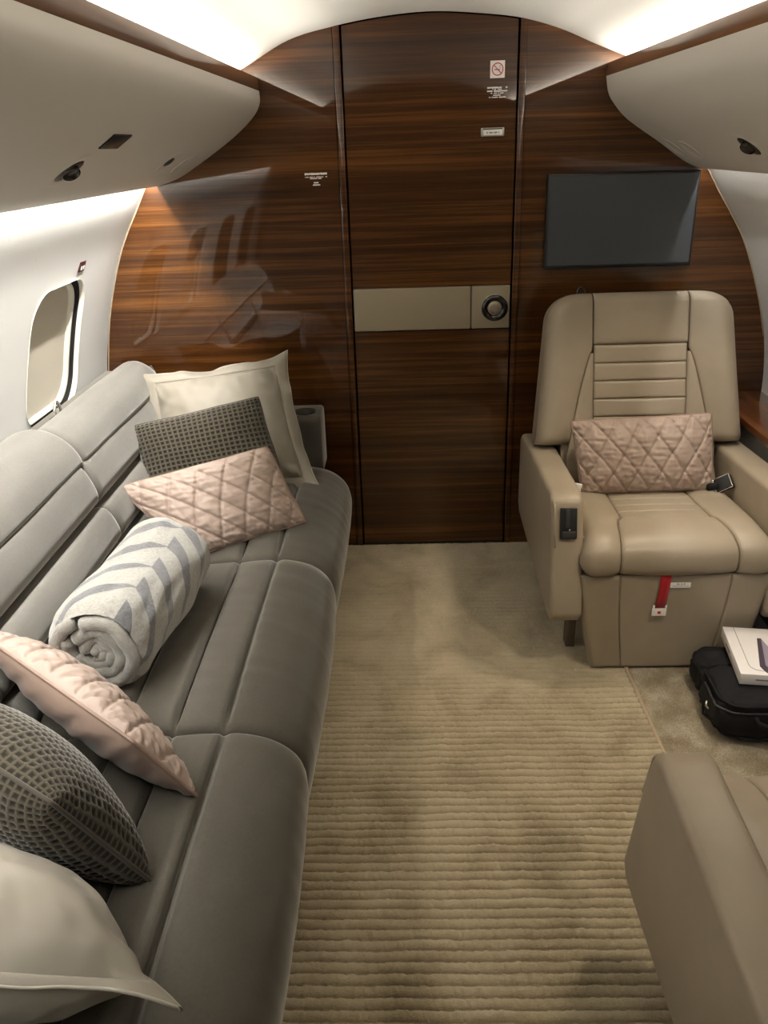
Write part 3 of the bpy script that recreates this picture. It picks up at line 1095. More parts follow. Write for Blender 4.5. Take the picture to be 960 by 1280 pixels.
def pillow(name, label, cat, corners, T, style, nu=90, nv=60, pinch=0.06, group=None, flange=0.0, seed=1, Tb=None, tip=0.6):
    """corners: TL, TR, BR, BL in world space (seen from the front face)"""
    TL, TR, BR, BL_ = [Vector(c) for c in corners]
    ctr = (TL + TR + BR + BL_) / 4
    base = Vector((ctr.x, ctr.y, min(c.z for c in (TL, TR, BR, BL_))))
    root = empty(name, base)
    tag(root, label, cat, group)
    U = ((TR + BR) - (TL + BL_)) / 2
    W_ = U.length
    Vv = ((TL + TR) - (BL_ + BR)) / 2
    H_ = Vv.length
    nrm = U.cross(Vv).normalized()         # toward the viewer of the front face
    Tb = T if Tb is None else Tb
    rs = seed * 17.3

    def mid(u, v):
        cr = 1 - {'quilt': 0.022, 'waffle': 0.022, 'satin': 0.0}[style] * (abs(u) * abs(v)) ** 5
        u, v = u * cr, v * cr
        uu = u * (1 - pinch * (1 - v * v)) + 0.022 * noise.noise(Vector((u * 1.5, v * 1.5, rs)))
        v2 = v * (1 - pinch * 1.2 * (1 - u * u)) + 0.022 * noise.noise(Vector((u * 1.5, v * 1.5, rs + 9)))
        a, b = (uu + 1) / 2, (v2 + 1) / 2
        return (BL_ * (1 - a) + BR * a) * (1 - b) + (TL * (1 - a) + TR * a) * b

    def thick(u, v, t):
        if style == 'satin':
            return t * ((1 - abs(u) ** 2.6) * (1 - abs(v) ** 2.6)) ** 0.78
        return t * ((1 - abs(u) ** 2.4) * (1 - abs(v) ** 2.4)) ** 0.55

    def pattern(u, v):
        x, y = u * W_ / 2, v * H_ / 2
        ed = min((1 - abs(u)) * W_ / 2, (1 - abs(v)) * H_ / 2)
        if style == 'quilt':
            a = x / 0.0775 + y / 0.118
            b = x / 0.0775 - y / 0.118
            da = abs(a - round(a)) * 0.064
            db = abs(b - round(b)) * 0.064
            g = -0.0052 * (math.exp(-(da / 0.0042) ** 2) + math.exp(-(db / 0.0042) ** 2))
            pf = 0.004 * (min(da, db) / 0.032)
            wr = 0.0034 * noise.noise(Vector((x * 26 + y * 5, y * 80, rs))) + 0.0024 * noise.noise(Vector((x * 70, y * 22, rs + 5)))
            k = math.exp(-(ed / 0.05))
            wr2 = 0.0045 * k * noise.noise(Vector((x * 85, y * 85, rs + 2)))
            return (g + pf + wr + wr2) * min(1, ed / 0.006)
        if style == 'waffle':
            au_, av_ = np.interp(u, ga[0], ga[1]), np.interp(v, gb[0], gb[1])
            fu = abs((((au_ + 1) / 2 * NWX) % 1) - 0.5) * 2
            fv = abs((((av_ + 1) / 2 * NWY) % 1) - 0.5) * 2
            rdg = max(fu, fv)
            rdg = min(1, max(0, (rdg - 0.45) / 0.45))
            wr = 0.003 * noise.noise(Vector((x * 12, y * 12, rs)))
            k = math.exp(-(ed / 0.04))
            return (0.0036 * rdg + wr + 0.004 * k * noise.noise(Vector((x * 60, y * 60, rs)))) * min(1, ed / 0.006)
        # satin: soft folds that run in from the corners
        k = math.exp(-(ed / 0.07))
        wr = 0.008 * noise.noise(Vector((x * 7 + y * 3, y * 9, rs))) + 0.014 * k * noise.noise(Vector((x * 28 + y * 12, y * 28, rs + 4)))
        return wr * min(1, ed / 0.010)

    def spaced(nn):
        t = np.linspace(-1, 1, nn)
        if style == 'waffle':
            return t
        return np.sign(t) * (1 - (1 - abs(t)) ** 1.25)

    ga = gb = None
    if style == 'waffle':
        nu, nv = NWX * 6 + 1, NWY * 6 + 1
        # even cells along the puffed surface, not along the flat outline
        def even(half):
            t = np.linspace(-1, 1, 801)
            hh = np.array([thick(x, 0.0, T) for x in t])
            a = np.concatenate([[0], np.cumsum(np.hypot(np.diff(t) * half, np.diff(hh)))])
            return t, a / a[-1] * 2 - 1
        ga, gb = even(W_ / 2), even(H_ / 2)
        us = np.interp(np.linspace(-1, 1, nu), ga[1], ga[0])
        vs = np.interp(np.linspace(-1, 1, nv), gb[1], gb[0])
    else:
        us, vs = spaced(nu), spaced(nv)
    fm = {'quilt': 'pink', 'waffle': 'waffle', 'satin': 'beige_satin'}[style]
    bmn = {'quilt': 'pink_back', 'waffle': 'waffle', 'satin': 'beige_satin'}[style]
    for side, nm, mm, t in ((1, 'front_cover', fm, T), (-1, 'back_cover', bmn, Tb)):
        V, UV = [], []
        pat = pattern if (side > 0 or style != 'quilt') else (lambda u, v: 0.0)
        if side < 0 and style == 'quilt':
            def pat(u, v):
                x, y = u * W_ / 2, v * H_ / 2
                ed = min((1 - abs(u)) * W_ / 2, (1 - abs(v)) * H_ / 2)
                return (0.006 * noise.noise(Vector((x * 24 + y * 30, y * 12, rs + 3)))) * min(1, ed / 0.015)
        for u in us:
            for v in vs:
                P = mid(u, v) + nrm * side * (thick(u, v, t) + pat(u, v) + (0.0006 if True else 0))
                P.z -= 0
                V.append(P - base)
                if ga is not None:
                    UV.append(((np.interp(u, ga[0], ga[1]) + 1) / 2, (np.interp(v, gb[0], gb[1]) + 1) / 2))
                else:
                    UV.append(((u + 1) / 2, (v + 1) / 2))
        mk(nm, V, grid_faces(len(us), len(vs), 0, side < 0), mm, root, True, UV)
    # seam line round the edge
    per = [(u, -1) for u in np.linspace(-1, 1, 60)] + [(1, v) for v in np.linspace(-1, 1, 40)[1:]] + [(u, 1) for u in np.linspace(1, -1, 60)[1:]] + [(-1, v) for v in np.linspace(1, -1, 40)[1:-1]]
    if style == 'quilt':
        tube('piping', [mid(u, v) - base for u, v in per], 0.0034, 'pink_piping', root, 7, True)
    elif style == 'waffle':
        tube('seam', [mid(u, v) - base for u, v in per], 0.0035, 'waffle_seam', root, 7, True)
    if flange > 0:
        # flat ruffled border outside the seam
        K = 7
        V, F = [], []
        c0 = mid(0, 0)
        for i, (u, v) in enumerate(per):
            p = mid(u, v)
            ou = (U.normalized() * (u if abs(u) > 0.985 else 0) + Vv.normalized() * (v if abs(v) > 0.985 else 0))
            # blend the direction near the corners so the border mitres
            au, av = max(0, (abs(u) - 0.80) / 0.20) ** 0.7, max(0, (abs(v) - 0.80) / 0.20) ** 0.7
            ou = U.normalized() * math.copysign(au, u) + Vv.normalized() * math.copysign(av, v)
            if ou.length < 1e-4:
                ou = (p - c0).normalized()
            for k in range(K):
                t = k / (K - 1)
                wx = p - c0
                wv = noise.noise(Vector((wx.x * 6.5, wx.y * 6.5, wx.z * 6.5 + rs)))
                wv2 = noise.noise(Vector((wx.x * 17, wx.y * 17, wx.z * 17 + rs + 3)))
                cn = (abs(u) * abs(v)) ** 8
                q = p + ou * (flange * t * (1 + 0.14 * wv2 + tip * cn)) + nrm * (t ** 1.3) * flange * (1.7 * wv + 0.9 * wv2 + 0.5 * cn * math.copysign(1, u)) - nrm * flange * 0.55 * t * t * (1 - 0.7 * cn)
                V.append(q - base)
        n_ = len(per)
        for i in range(n_):
            for k in range(K - 1):
                a, b = i * K + k, ((i + 1) % n_) * K + k
                F.append((a, b, b + 1, a + 1))
        fo = mk('flange', V, F, 'beige_satin', root)
        md = fo.modifiers.new('thick', 'SOLIDIFY')
        md.thickness = 0.003
        md.offset = 0
        tube('flange_edge', [Vector(V[i * K + K - 1]) for i in range(n_)], 0.0026, 'beige_edge', root, 6, True)
    return root


PG = 'pillows on the grey sofa'
pillow('throw_pillow', 'beige satin pillow with flanged border at the far end of the sofa', 'pillow',
       [(-0.872, 2.72, 0.776), (-0.458, 2.765, 0.815), (-0.372, 2.60, 0.468), (-0.80, 2.53, 0.440)], 0.095, 'satin', group=PG, flange=0.034, seed=2, pinch=0.02)
pillow('throw_pillow', 'dark waffle-weave pillow between the flanged beige and the pink quilted pillow', 'pillow',
       [(-0.890, 2.47, 0.706), (-0.478, 2.53, 0.780), (-0.385, 2.42, 0.448), (-0.80, 2.31, 0.435)], 0.068, 'waffle', group=PG, seed=3, pinch=0.03)
pillow('lumbar_pillow', 'pink quilted lumbar pillow in front of the dark waffle pillow on the sofa', 'pillow',
       [(-0.868, 2.215, 0.602), (-0.422, 2.29, 0.692), (-0.318, 2.265, 0.452), (-0.628, 2.075, 0.432)], 0.058, 'quilt', nu=170, nv=110, group=PG, seed=5, pinch=0.02)
# near group, leaning back toward the camera: the front faces look away down the cabin
pillow('lumbar_pillow', 'pink quilted lumbar pillow beside the rolled blanket, satin back showing', 'pillow',
       [(-0.475, 1.09, 0.590), (-0.85, 1.325, 0.675), (-0.79, 1.49, 0.470), (-0.385, 1.105, 0.452)], 0.055, 'quilt', nu=170, nv=110, group=PG, seed=6, pinch=0.02)
pillow('throw_pillow', 'dark waffle-weave pillow at the lower left edge of the sofa', 'pillow',
       [(-0.52, 0.88, 0.66), (-0.86, 1.05, 0.735), (-0.82, 1.24, 0.46), (-0.415, 0.925, 0.447)], 0.085, 'waffle', group=PG, seed=7, pinch=0.03)
pillow('throw_pillow', 'beige satin pillow with flanged border nearest the camera', 'pillow',
       [(-0.340, 0.682, 0.556), (-0.76, 0.645, 0.640), (-0.80, 0.98, 0.465), (-0.440, 0.82, 0.450)], 0.100, 'satin', group=PG, flange=0.007, tip=5.5, seed=8, pinch=0.02)

# ------------------------------------------------------------------ rolled blanket
bl = empty('rolled_blanket', (-0.655, 1.68, 0.43))
tag(bl, 'rolled fleece blanket with grey and cream chevrons lying on the sofa', 'blanket')
BA, BB = Vector((-0.672, 1.445, 0.535)), Vector((-0.632, 1.935, 0.540))
ax = (BB - BA).normalized()
bx_ = Vector((1, 0, 0))
bx_ = (bx_ - ax * bx_.dot(ax)).normalized()
bz_ = bx_.cross(ax).normalized()
if bz_.z < 0:
    bz_ = -bz_
BO = Vector(bl.location)


def blanket_pt(th, v, rr=1.0):
    lump = 1 + 0.10 * noise.noise(Vector((math.cos(th) * 1.3, math.sin(th) * 1.3, v * 2.5))) + 0.04 * noise.noise(Vector((math.cos(th) * 4, math.sin(th) * 4, v * 6)))
    endr = 1 - 0.16 * max(0, (0.10 - v) / 0.10) ** 2 - 0.55 * max(0, (v - 0.86) / 0.14) ** 2.2
    r = 0.112 * lump * endr * rr
    x, z = math.cos(th) * r * 1.06, math.sin(th) * r * 0.96
    z = max(z, -0.100)
    return BA + ax * (v * (BB - BA).length) + bx_ * x + bz_ * z - BO


NTH = 110
V, UV = [], []
vs = np.linspace(0, 1, 70)
for th in np.linspace(0, 2 * math.pi, NTH):
    for v in vs:
        V.append(blanket_pt(th, v))
        UV.append((th / (2 * math.pi), v))
mk('outer_layer', V, grid_faces(NTH, len(vs), 0, False), 'blanket', bl, True, UV)
# spiral folds at the near end
M['fleece_plain'] = mat('fleece_plain', (0.42, 0.395, 0.33), rough=0.95, spec=0.05, sheen=0.6, sheen_rough=0.5)
nf = NT(M['fleece_plain'])
nf.color(nf.ramp(nf.noise(nf.coords('Object'), 18, 3), [(0.35, (0.22, 0.212, 0.19)), (0.7, (0.34, 0.325, 0.29))]))
nf.bump(nf.noise(nf.coords('Object'), 240, 3, 0.7), 0.5, 0.005)
for k, (rr, dz, rad) in enumerate(((0.90, 0.0, 0.016), (0.67, 0.006, 0.017), (0.44, 0.012, 0.016), (0.22, 0.014, 0.014))):
    pts = []
    for t in np.linspace(0, 2 * math.pi * 0.97, 44):
        w = rr - 0.20 * t / (2 * math.pi) * (0.9 if k else 0.6) + 0.05 * noise.noise(Vector((math.cos(t) * 1.7, math.sin(t) * 1.7, k * 3.1)))
        p = blanket_pt(t + 0.7 * k + 2.0, 0.0, max(w, 0.06)) + ax * (dz + 0.008 * noise.noise(Vector((t, k, 0))))
        pts.append(p)
    tube('fold', pts, rad, 'fleece_plain', bl, 10)
V = [BA + ax * 0.03 - BO] + [blanket_pt(t, 0.05, 0.95) for t in np.linspace(0, 2 * math.pi, 40)]
mk('inner_layers', V, [(0, k + 2, k + 1) for k in range(39)], 'fleece_plain', bl)

# ------------------------------------------------------------------ armchairs
CX, CYO = 0.766, 2.10


def make_chair(name, label, tilt_deg, controls=True):
    """chair at the origin facing -Y, X centred; later moved and turned"""
    c = empty(name)
    tag(c, label, 'armchair', 'beige leather club armchairs')
    # y is measured from the front of the base (0) to the back (+)
    f = lambda y: y - CYO
    # ---- arms
    for sx in (-1, 1):
        a0, a1 = (0.266, 0.361)
        xa, xb = (sx * a0, sx * a1)
        prof = [(f(2.075), 0.215), (f(2.10), 0.185), (f(2.16), 0.185), (f(2.80), 0.225), (f(2.835), 0.26), (f(2.835), 0.515), (f(2.80), 0.540), (f(2.20), 0.566), (f(2.165), 0.552), (f(2.145), 0.50)]
        prism('armrest', prof, 'x', min(xa, xb), max(xa, xb), 'leather', c, bev=0.016, seg=4, sharp=60)
        tube('welt', [(sx * (a1 - 0.010), y, z + 0.001) for (y, z) in [(f(2.12), 0.42), (f(2.135), 0.47), (f(2.15), 0.523), (f(2.168), 0.545), (f(2.20), 0.557), (f(2.5), 0.5445), (f(2.79), 0.5315)]], 0.0035, 'leather', c, 6)
    # ---- control panel on the front face of one arm
    if controls:
        pan = empty('tmp')
        bpy.data.objects.remove(pan)
        tl = Vector((0, f(2.117) - f(2.145), 0.33 - 0.50)).normalized()
        ang = math.atan2(f(2.145) - f(2.075), 0.50 - 0.215)
        rm = Matrix.Rotation(-ang, 4, 'X')
        pc = Vector((-0.312, f(2.141), 0.490))
        p = rbox('control_panel', pc + Vector((0, -0.003, 0)), (0.048, 0.012, 0.092), 'black', c, bev=0.003, rot=rm)
        rbox('lever_slot', pc + rm.to_3x3() @ Vector((-0.004, -0.0095, 0.014)), (0.012, 0.004, 0.052), 'panel_dark', c, bev=0.001, rot=rm)
        rbox('rocker', pc + rm.to_3x3() @ Vector((0, -0.010, -0.033)), (0.038, 0.005, 0.018), 'panel_dark', c, bev=0.001, rot=rm)
        lathe('indicator', pc + rm.to_3x3() @ Vector((0.002, -0.0095, -0.019)), rm.to_3x3() @ Vector((0, -1, 0)), [(0.003, 0.0), (0.0028, 0.002), (0.0005, 0.003)], 'chrome', c, 16)
    # ---- seat
    PR_ = Curve2([(f(2.62), 0.430), (f(2.50), 0.440), (f(2.35), 0.449), (f(2.22), 0.456), (f(2.14), 0.450), (f(2.092), 0.425), (f(2.078), 0.390), (f(2.083), 0.358), (f(2.105), 0.340)], 12)
    s_seam = PR_.find(0, f(2.235))

    def seam_x(s):
        y = PR_.at(s)[0]
        k = min(1, max(0, (f(2.48) - y) / (f(2.10) - f(2.48)) * -1))
        if s <= s_seam:
            return 0.128 + 0.010 * k
        t = (s - s_seam) / (PR_.L - s_seam)
        return 0.140 + 0.028 * math.sqrt(min(1, t * 1.5))

    def seat_pad(nm, xl, xr, s0, s1, puff, ends=(1, 1), er=0.011, sider=(0.011, 0.011)):
        e = np.array([0, .0012, .003, .006, .010, .016])
        kk = np.concatenate([e / 0.3, np.linspace(0.09, 0.91, 22), 1 - (e / 0.3)[::-1]])
        ss = np.concatenate([s0 + e, np.linspace(s0 + min(.024, (s1 - s0) * .3), s1 - min(.024, (s1 - s0) * .3), max(6, int((s1 - s0) / 0.010))), (s1 - e)[::-1]])
        V = []
        for s in ss:
            p, nn = PR_.at(s), PR_.nrm(s)
            nn = -nn if nn[1] < 0 and s < s_seam else nn
            nn = PR_.nrm(s) * -1
            if PR_.nrm(0.05)[1] > 0:
                nn = PR_.nrm(s)
            x0, x1 = xl(s), xr(s)
            for k in kk:
                x = x0 + (x1 - x0) * k
                h = puff * (1 - (2 * k - 1) ** 2)
                h -= edge_round(abs(x - x0), sider[0]) + edge_round(abs(x1 - x), sider[1])
                if ends[0]: h -= edge_round(s - s0, er)
                if ends[1]: h -= edge_round(s1 - s, er)
                h += 0.0012 * noise.noise(Vector((x * 14, s * 14, 3)))
                q = p + nn * h
                V.append((x, q[0], q[1]))
        return mk(nm, V, grid_faces(len(ss), len(kk), 0, True), 'leather', c)

    cuts = [0.0, s_seam - 0.165, s_seam - 0.11, s_seam - 0.055, s_seam]
    for a, b in zip(cuts, cuts[1:]):
        seat_pad('seat_panel', lambda s: -seam_x(s), lambda s: seam_x(s), a, b, 0.003, er=0.005)
    seat_pad('seat_panel', lambda s: -seam_x(s), lambda s: seam_x(s), s_seam, PR_.L, 0.008, ends=(1, 0), er=0.006)
    for sx in (-1, 1):
        def outer(s, sx=sx):
            y = PR_.at(s)[0]
            t = max(0, (f(2.16) - y) / 0.08)
            return 0.262 + 0.016 * min(1, t)
        if sx < 0:
            seat_pad('seat_bolster', lambda s: -outer(s), lambda s: -seam_x(s), 0, PR_.L, 0.009, ends=(0, 0), sider=(0.035, 0.007))
        else:
            seat_pad('seat_bolster', lambda s: seam_x(s), lambda s: outer(s), 0, PR_.L, 0.009, ends=(0, 0), sider=(0.007, 0.035))
    prism('seat_pan', [(f(2.115), 0.345), (f(2.10), 0.40), (f(2.16), 0.435), (f(2.66), 0.42), (f(2.66), 0.345)], 'x', -0.262, 0.262, 'leather', c)
    # ---- base (front panels) tapering to the floor
    def base_pt(x, z, yoff):
        t = (0.338 - z) / 0.338
        k = 1 - 0.20 * t ** 1.5
        return (x * k, f(2.092) + 0.012 * t + yoff, z)

    def base_panel(nm, x0, x1):
        e = [0, .0015, .004, .008, .013]
        xs_ = [x0 + q for q in e] + list(np.linspace(x0 + .02, x1 - .02, 10)) + [x1 - q for q in e[::-1]]
        zs = [0.012 + q for q in e] + list(np.linspace(0.03, 0.315, 14)) + [0.338 - q for q in e[::-1]]
        V = []
        for x in xs_:
            for z in zs:
                d = min(x - x0, x1 - x)
                o = edge_round(d, 0.006) if abs(x0) < 0.2 or abs(x1) < 0.2 else 0
                if abs(x0) > 0.25: o = max(edge_round(x - x0, 0.02), edge_round(x1 - x, 0.006))
                if abs(x1) > 0.25: o = max(edge_round(x1 - x, 0.02), edge_round(x - x0, 0.006))
                o = max(o, edge_round(min(0.338 - z, z - 0.012), 0.010))
                V.append(base_pt(x, z, o))
        mk(nm, V, grid_faces(len(xs_), len(zs), 0, False), 'leather', c)
    for a, b in ((-0.276, -0.1605), (-0.1605, 0.1605), (0.1605, 0.276)):
        base_panel('base_panel', a, b)
    bm = bmesh.new()
    top = [(-0.270, f(2.10)), (0.270, f(2.10)), (0.270, f(2.66)), (-0.270, f(2.66))]
    bot = [(-0.213, f(2.112)), (0.213, f(2.112)), (0.213, f(2.60)), (-0.213, f(2.60))]
    tv_ = [bm.verts.new((x, y, 0.336)) for x, y in top]
    mvv = [bm.verts.new((x * 0.955, y + 0.004, 0.20)) for x, y in top]
    bv = [bm.verts.new((x, y, 0.012)) for x, y in bot]
    bm.faces.new(tv_)
    bm.faces.new(bv[::-1])
    for i in range(4):
        j = (i + 1) % 4
        bm.faces.new((tv_[i], mvv[i], mvv[j], tv_[j]))
        bm.faces.new((mvv[i], bv[i], bv[j], mvv[j]))
    bm_obj('base', bm, 'leather', c)
    # pedestal feet under the arms
    for sx in (-1, 1):
        for yy in (2.25, 2.74):
            rbox('foot', (sx * 0.262, f(yy), 0.096), (0.030, 0.045, 0.180), 'foot' if yy < 2.3 else 'black', c, bev=0.006)
    # ---- backrest
    tl = R(tilt_deg)
    O = np.array([f(2.575), 0.44])
    ud = np.array([math.sin(tl), math.cos(tl)])
    nd = np.array([-math.cos(tl), math.sin(tl)])
    LB = (1.040 - 0.44) / math.cos(R(15))

    def BP(x, l, h):
        q = O + ud * l + nd * h
        return (x, q[0], q[1])
    lw0 = 0.125

    def halfw(l):
        w = 0.342 - (l - lw0) / (LB - lw0) * 0.047
        r = 0.085
        if l > LB - r:
            k = (l - (LB - r)) / r
            w -= r * (1 - math.sqrt(max(0, 1 - k * k)))
        if l < lw0:
            w = 0.262
        return w

    def seamx(l):            # curved seam between inner bolster and wing
        l1 = 0.435
        if l >= l1:
            return 0.156
        t = (l1 - l) / l1
        return 0.156 + 0.098 * t ** 0.72
    def basef(x, l):
        return 0.010 + 0.028 * max(0, (abs(x) - 0.15) / 0.15) ** 1.3 * (1 if abs(x) < 0.30 else 1)

    def back_pad2(nm, xl, xr, l0, l1, puff, er=(0.008, 0.008, 0.008, 0.008), nl=24, nx=20):
        e = np.array([0, .0012, .003, .006, .010, .016, .024, .034])
        e = e[e < (l1 - l0) * 0.35]
        ls = np.concatenate([l0 + e, np.linspace(l0 + e[-1] + .004, l1 - e[-1] - .004, nl), (l1 - e)[::-1]])
        ek = np.array([0, .006, .015, .03, .055, .09, .14, .2])
        kk = np.concatenate([ek, np.linspace(0.27, 0.73, nx - 8), (1 - ek)[::-1]])
        V = []
        for l in ls:
            x0, x1 = xl(l), xr(l)
            for k in kk:
                x = x0 + (x1 - x0) * k
                h = basef(x, l) + puff * (1 - (2 * k - 1) ** 2) * (1 - (2 * (l - l0) / (l1 - l0) - 1) ** 6)
                h -= edge_round(abs(x - x0), er[0]) + edge_round(abs(x1 - x), er[1]) + edge_round(l - l0, er[2]) + edge_round(l1 - l, er[3])
                h += 0.0014 * noise.noise(Vector((x * 12, l * 12, 6)))
                V.append(BP(x, l, h))
        return mk(nm, V, grid_faces(len(ls), len(kk), 0, True), 'leather', c)
    # headrest pad
    back_pad2('headrest', lambda l: -0.1545, lambda l: 0.1545, 0.452, LB, 0.010, er=(0.006, 0.006, 0.010, 0.040))
    # channel panels
    lz = [0.0, 0.098, 0.157, 0.216, 0.275, 0.334, 0.392, 0.451]
    for a, b in zip(lz, lz[1:]):
        back_pad2('back_channel', lambda l: -0.152, lambda l: 0.152, a, b, 0.004, er=(0.006, 0.006, 0.006, 0.006), nl=6)
    for sx in (-1, 1):
        # inner bolster between channels and wing
        if sx < 0:
            back_pad2('inner_bolster', lambda l: -seamx(l), lambda l: -0.1525, 0.0, 0.425, 0.006, er=(0.006, 0.006, 0.003, 0.0))
            back_pad2('wing', lambda l: -halfw(l), lambda l: -seamx(l) - 0.0005, lw0 + 0.0005, LB - 0.0004, 0.012, er=(0.060, 0.006, 0.030, 0.040))
        else:
            back_pad2('inner_bolster', lambda l: 0.1525, lambda l: seamx(l), 0.0, 0.425, 0.006, er=(0.006, 0.006, 0.003, 0.0))
            back_pad2('wing', lambda l: seamx(l) + 0.0005, lambda l: halfw(l), lw0 + 0.0005, LB - 0.0004, 0.012, er=(0.006, 0.060, 0.030, 0.040))
    # shell behind the pads
    V, F = [], []
    ls = np.concatenate([np.linspace(lw0, LB - 0.085, 10), LB - 0.085 + 0.085 * np.sin(np.linspace(0, math.pi / 2, 14))[1:]])
    rim = [(-halfw(l), l) for l in ls] + [(halfw(l), l) for l in ls[::-1]]
    rings = [(1.0, 0.001), (1.0, -0.03), (1.0, -0.09), (0.985, -0.108), (0.95, -0.118), (0.6, -0.122), (0.05, -0.122)]
    for (k, h) in rings:
        for (x, l) in rim:
            lc = 0.38
            V.append(BP(x * k, lc + (l - lc) * k, h - (0.022 if h > 0 else 0)))
    nR = len(rim)
    for a in range(len(rings) - 1):
        for j in range(nR):
            F.append((a * nR + j, a * nR + (j + 1) % nR, (a + 1) * nR + (j + 1) % nR, (a + 1) * nR + j))
    mk('back_shell', V, F, 'leather', c)
    bm = bmesh.new()
    pts = [(-0.255, 0.0), (0.255, 0.0), (0.255, 0.16), (-0.255, 0.16)]
    fr_ = [bm.verts.new(BP(x, l, -0.005)) for x, l in pts]
    bk_ = [bm.verts.new(BP(x, l, -0.09)) for x, l in pts]
    bm.faces.new(fr_)
    bm.faces.new(bk_[::-1])
    for i in range(4):
        j = (i + 1) % 4
        bm.faces.new((fr_[i], bk_[i], bk_[j], fr_[j]))
    bm_obj('lumbar_block', bm, 'leather', c)
    return c, BP, LB, f


chair, BPc, LBc, fc = make_chair('armchair', 'beige leather armchair facing the camera under the television', 15)
chair.location = (CX, CYO, 0)
# coat hook / belt loop on the top of the seat back
tube('top_hook', [BPc(-0.185 + 0.014 * math.cos(t), LBc - 0.002 + 0.024 * math.sin(t), -0.05) for t in np.linspace(0, math.pi, 12)], 0.0035, 'dark_chrome', chair, 7)

# life-vest strap and label on the base front
stp = empty('vest_strap', (0.728, 2.085, 0.20))
tag(stp, 'red pull strap with white tag hanging below the armchair seat', 'strap')
SP = Vector(stp.location)
V, F = [], []
pth = [(0.735, 2.090, 0.345), (0.734, 2.0835, 0.335), (0.732, 2.0815, 0.30), (0.730, 2.083, 0.265), (0.727, 2.086, 0.232)]
for (x, y, z) in pth:
    for dx in (-0.0145, 0.0145):
        V.append(Vector((x + dx, y, z)) - SP)
o = mk('ribbon', V, grid_faces(len(pth), 2), 'red_ribbon', stp)
sd = o.modifiers.new('t', 'SOLIDIFY')
sd.thickness = 0.0015
rbox('tag', Vector((0.7255, 2.087, 0.220)) - SP, (0.042, 0.003, 0.026), 'white_plastic', stp, bev=0.001)
for k in (-1, 1):
    rbox('tag_lug', Vector((0.7265 + k * 0.0175, 2.0866, 0.237)) - SP, (0.006, 0.003, 0.012), 'white_plastic', stp, bev=0.001)
rbox('tag_print', Vector((0.7255, 2.0852, 0.219)) - SP, (0.009, 0.001, 0.008), 'red_print', stp, bev=0)
lb = empty('seat_label', (0.778, 2.090, 0.300))
tag(lb, 'small white printed label beside the red strap on the armchair base', 'label')
rbox('sticker', (0, -0.0015, 0.0085), (0.060, 0.0012, 0.017), 'white_print', lb, bev=0.0003, seg=1)
text_lines('print', [(-0.014, 0.014, 0.0125, 0.0035), (-0.024, 0.024, 0.006, 0.0015)], lb, 'grey_print', -0.0023, 2)

# quilted lumbar pillow on the chair
pillow('lumbar_pillow', 'pink quilted lumbar pillow standing on the beige armchair', 'pillow',
       [(0.518, 2.535, 0.668), (0.975, 2.535, 0.684), (0.982, 2.455, 0.450), (0.560, 2.455, 0.446)], 0.052, 'quilt', nu=170, nv=110, seed=11, pinch=0.02, Tb=0.04)

# belt buckle on the right of the seat
bk = empty('seat_belt_buckle', (1.000, 2.44, 0.455))
tag(bk, 'black and chrome seat belt buckle between the armchair pillow and armrest', 'buckle')
rm = Matrix.Rotation(R(-40), 4, 'Y') @ Matrix.Rotation(R(-25), 4, 'Z') @ Matrix.Rotation(R(40), 4, 'X')
rbox('body', (0.004, 0, 0.022), (0.056, 0.046, 0.020), 'black', bk, bev=0.004, rot=rm)
for k in (-1, 1):
    rbox('chrome_edge', Vector((0.004, 0, 0.022)) + rm.to_3x3() @ Vector((0, k * 0.0225, 0.010)), (0.054, 0.0025, 0.003), 'chrome', bk, bev=0.001, rot=rm)
    rbox('chrome_end', Vector((0.004, 0, 0.022)) + rm.to_3x3() @ Vector((k * 0.027, 0, 0.010)), (0.0025, 0.046, 0.003), 'chrome', bk, bev=0.001, rot=rm)
tube('webbing', [(-0.045, 0.01, 0.006), (-0.028, 0.005, 0.012), (-0.012, 0.0, 0.016)], 0.012, 'nylon', bk, 8)
# small white tab at the left end of the pillow
tb = empty('belt_tab', (0.528, 2.40, 0.452))
tag(tb, 'small white tab beside the left armrest of the facing armchair', 'tab')
rbox('tab', (0, 0, 0.028), (0.024, 0.006, 0.050), 'white_plastic', tb, bev=0.002, rot=Matrix.Rotation(R(12), 4, 'Y'))

chair2, _, _, _ = make_chair('armchair', 'beige leather armchair in the lower right corner seen from behind its arm', 33, False)
chair2.location = (CX - 0.004, 1.165, 0)
chair2.rotation_euler = (0, 0, math.pi)

# ------------------------------------------------------------------ bag and carton
bag = empty('black_bag', (0.95, 1.90, 0.008))
tag(bag, 'soft black nylon bag on the carpet in front of the armchair', 'bag')
BGO = Vector(bag.location)


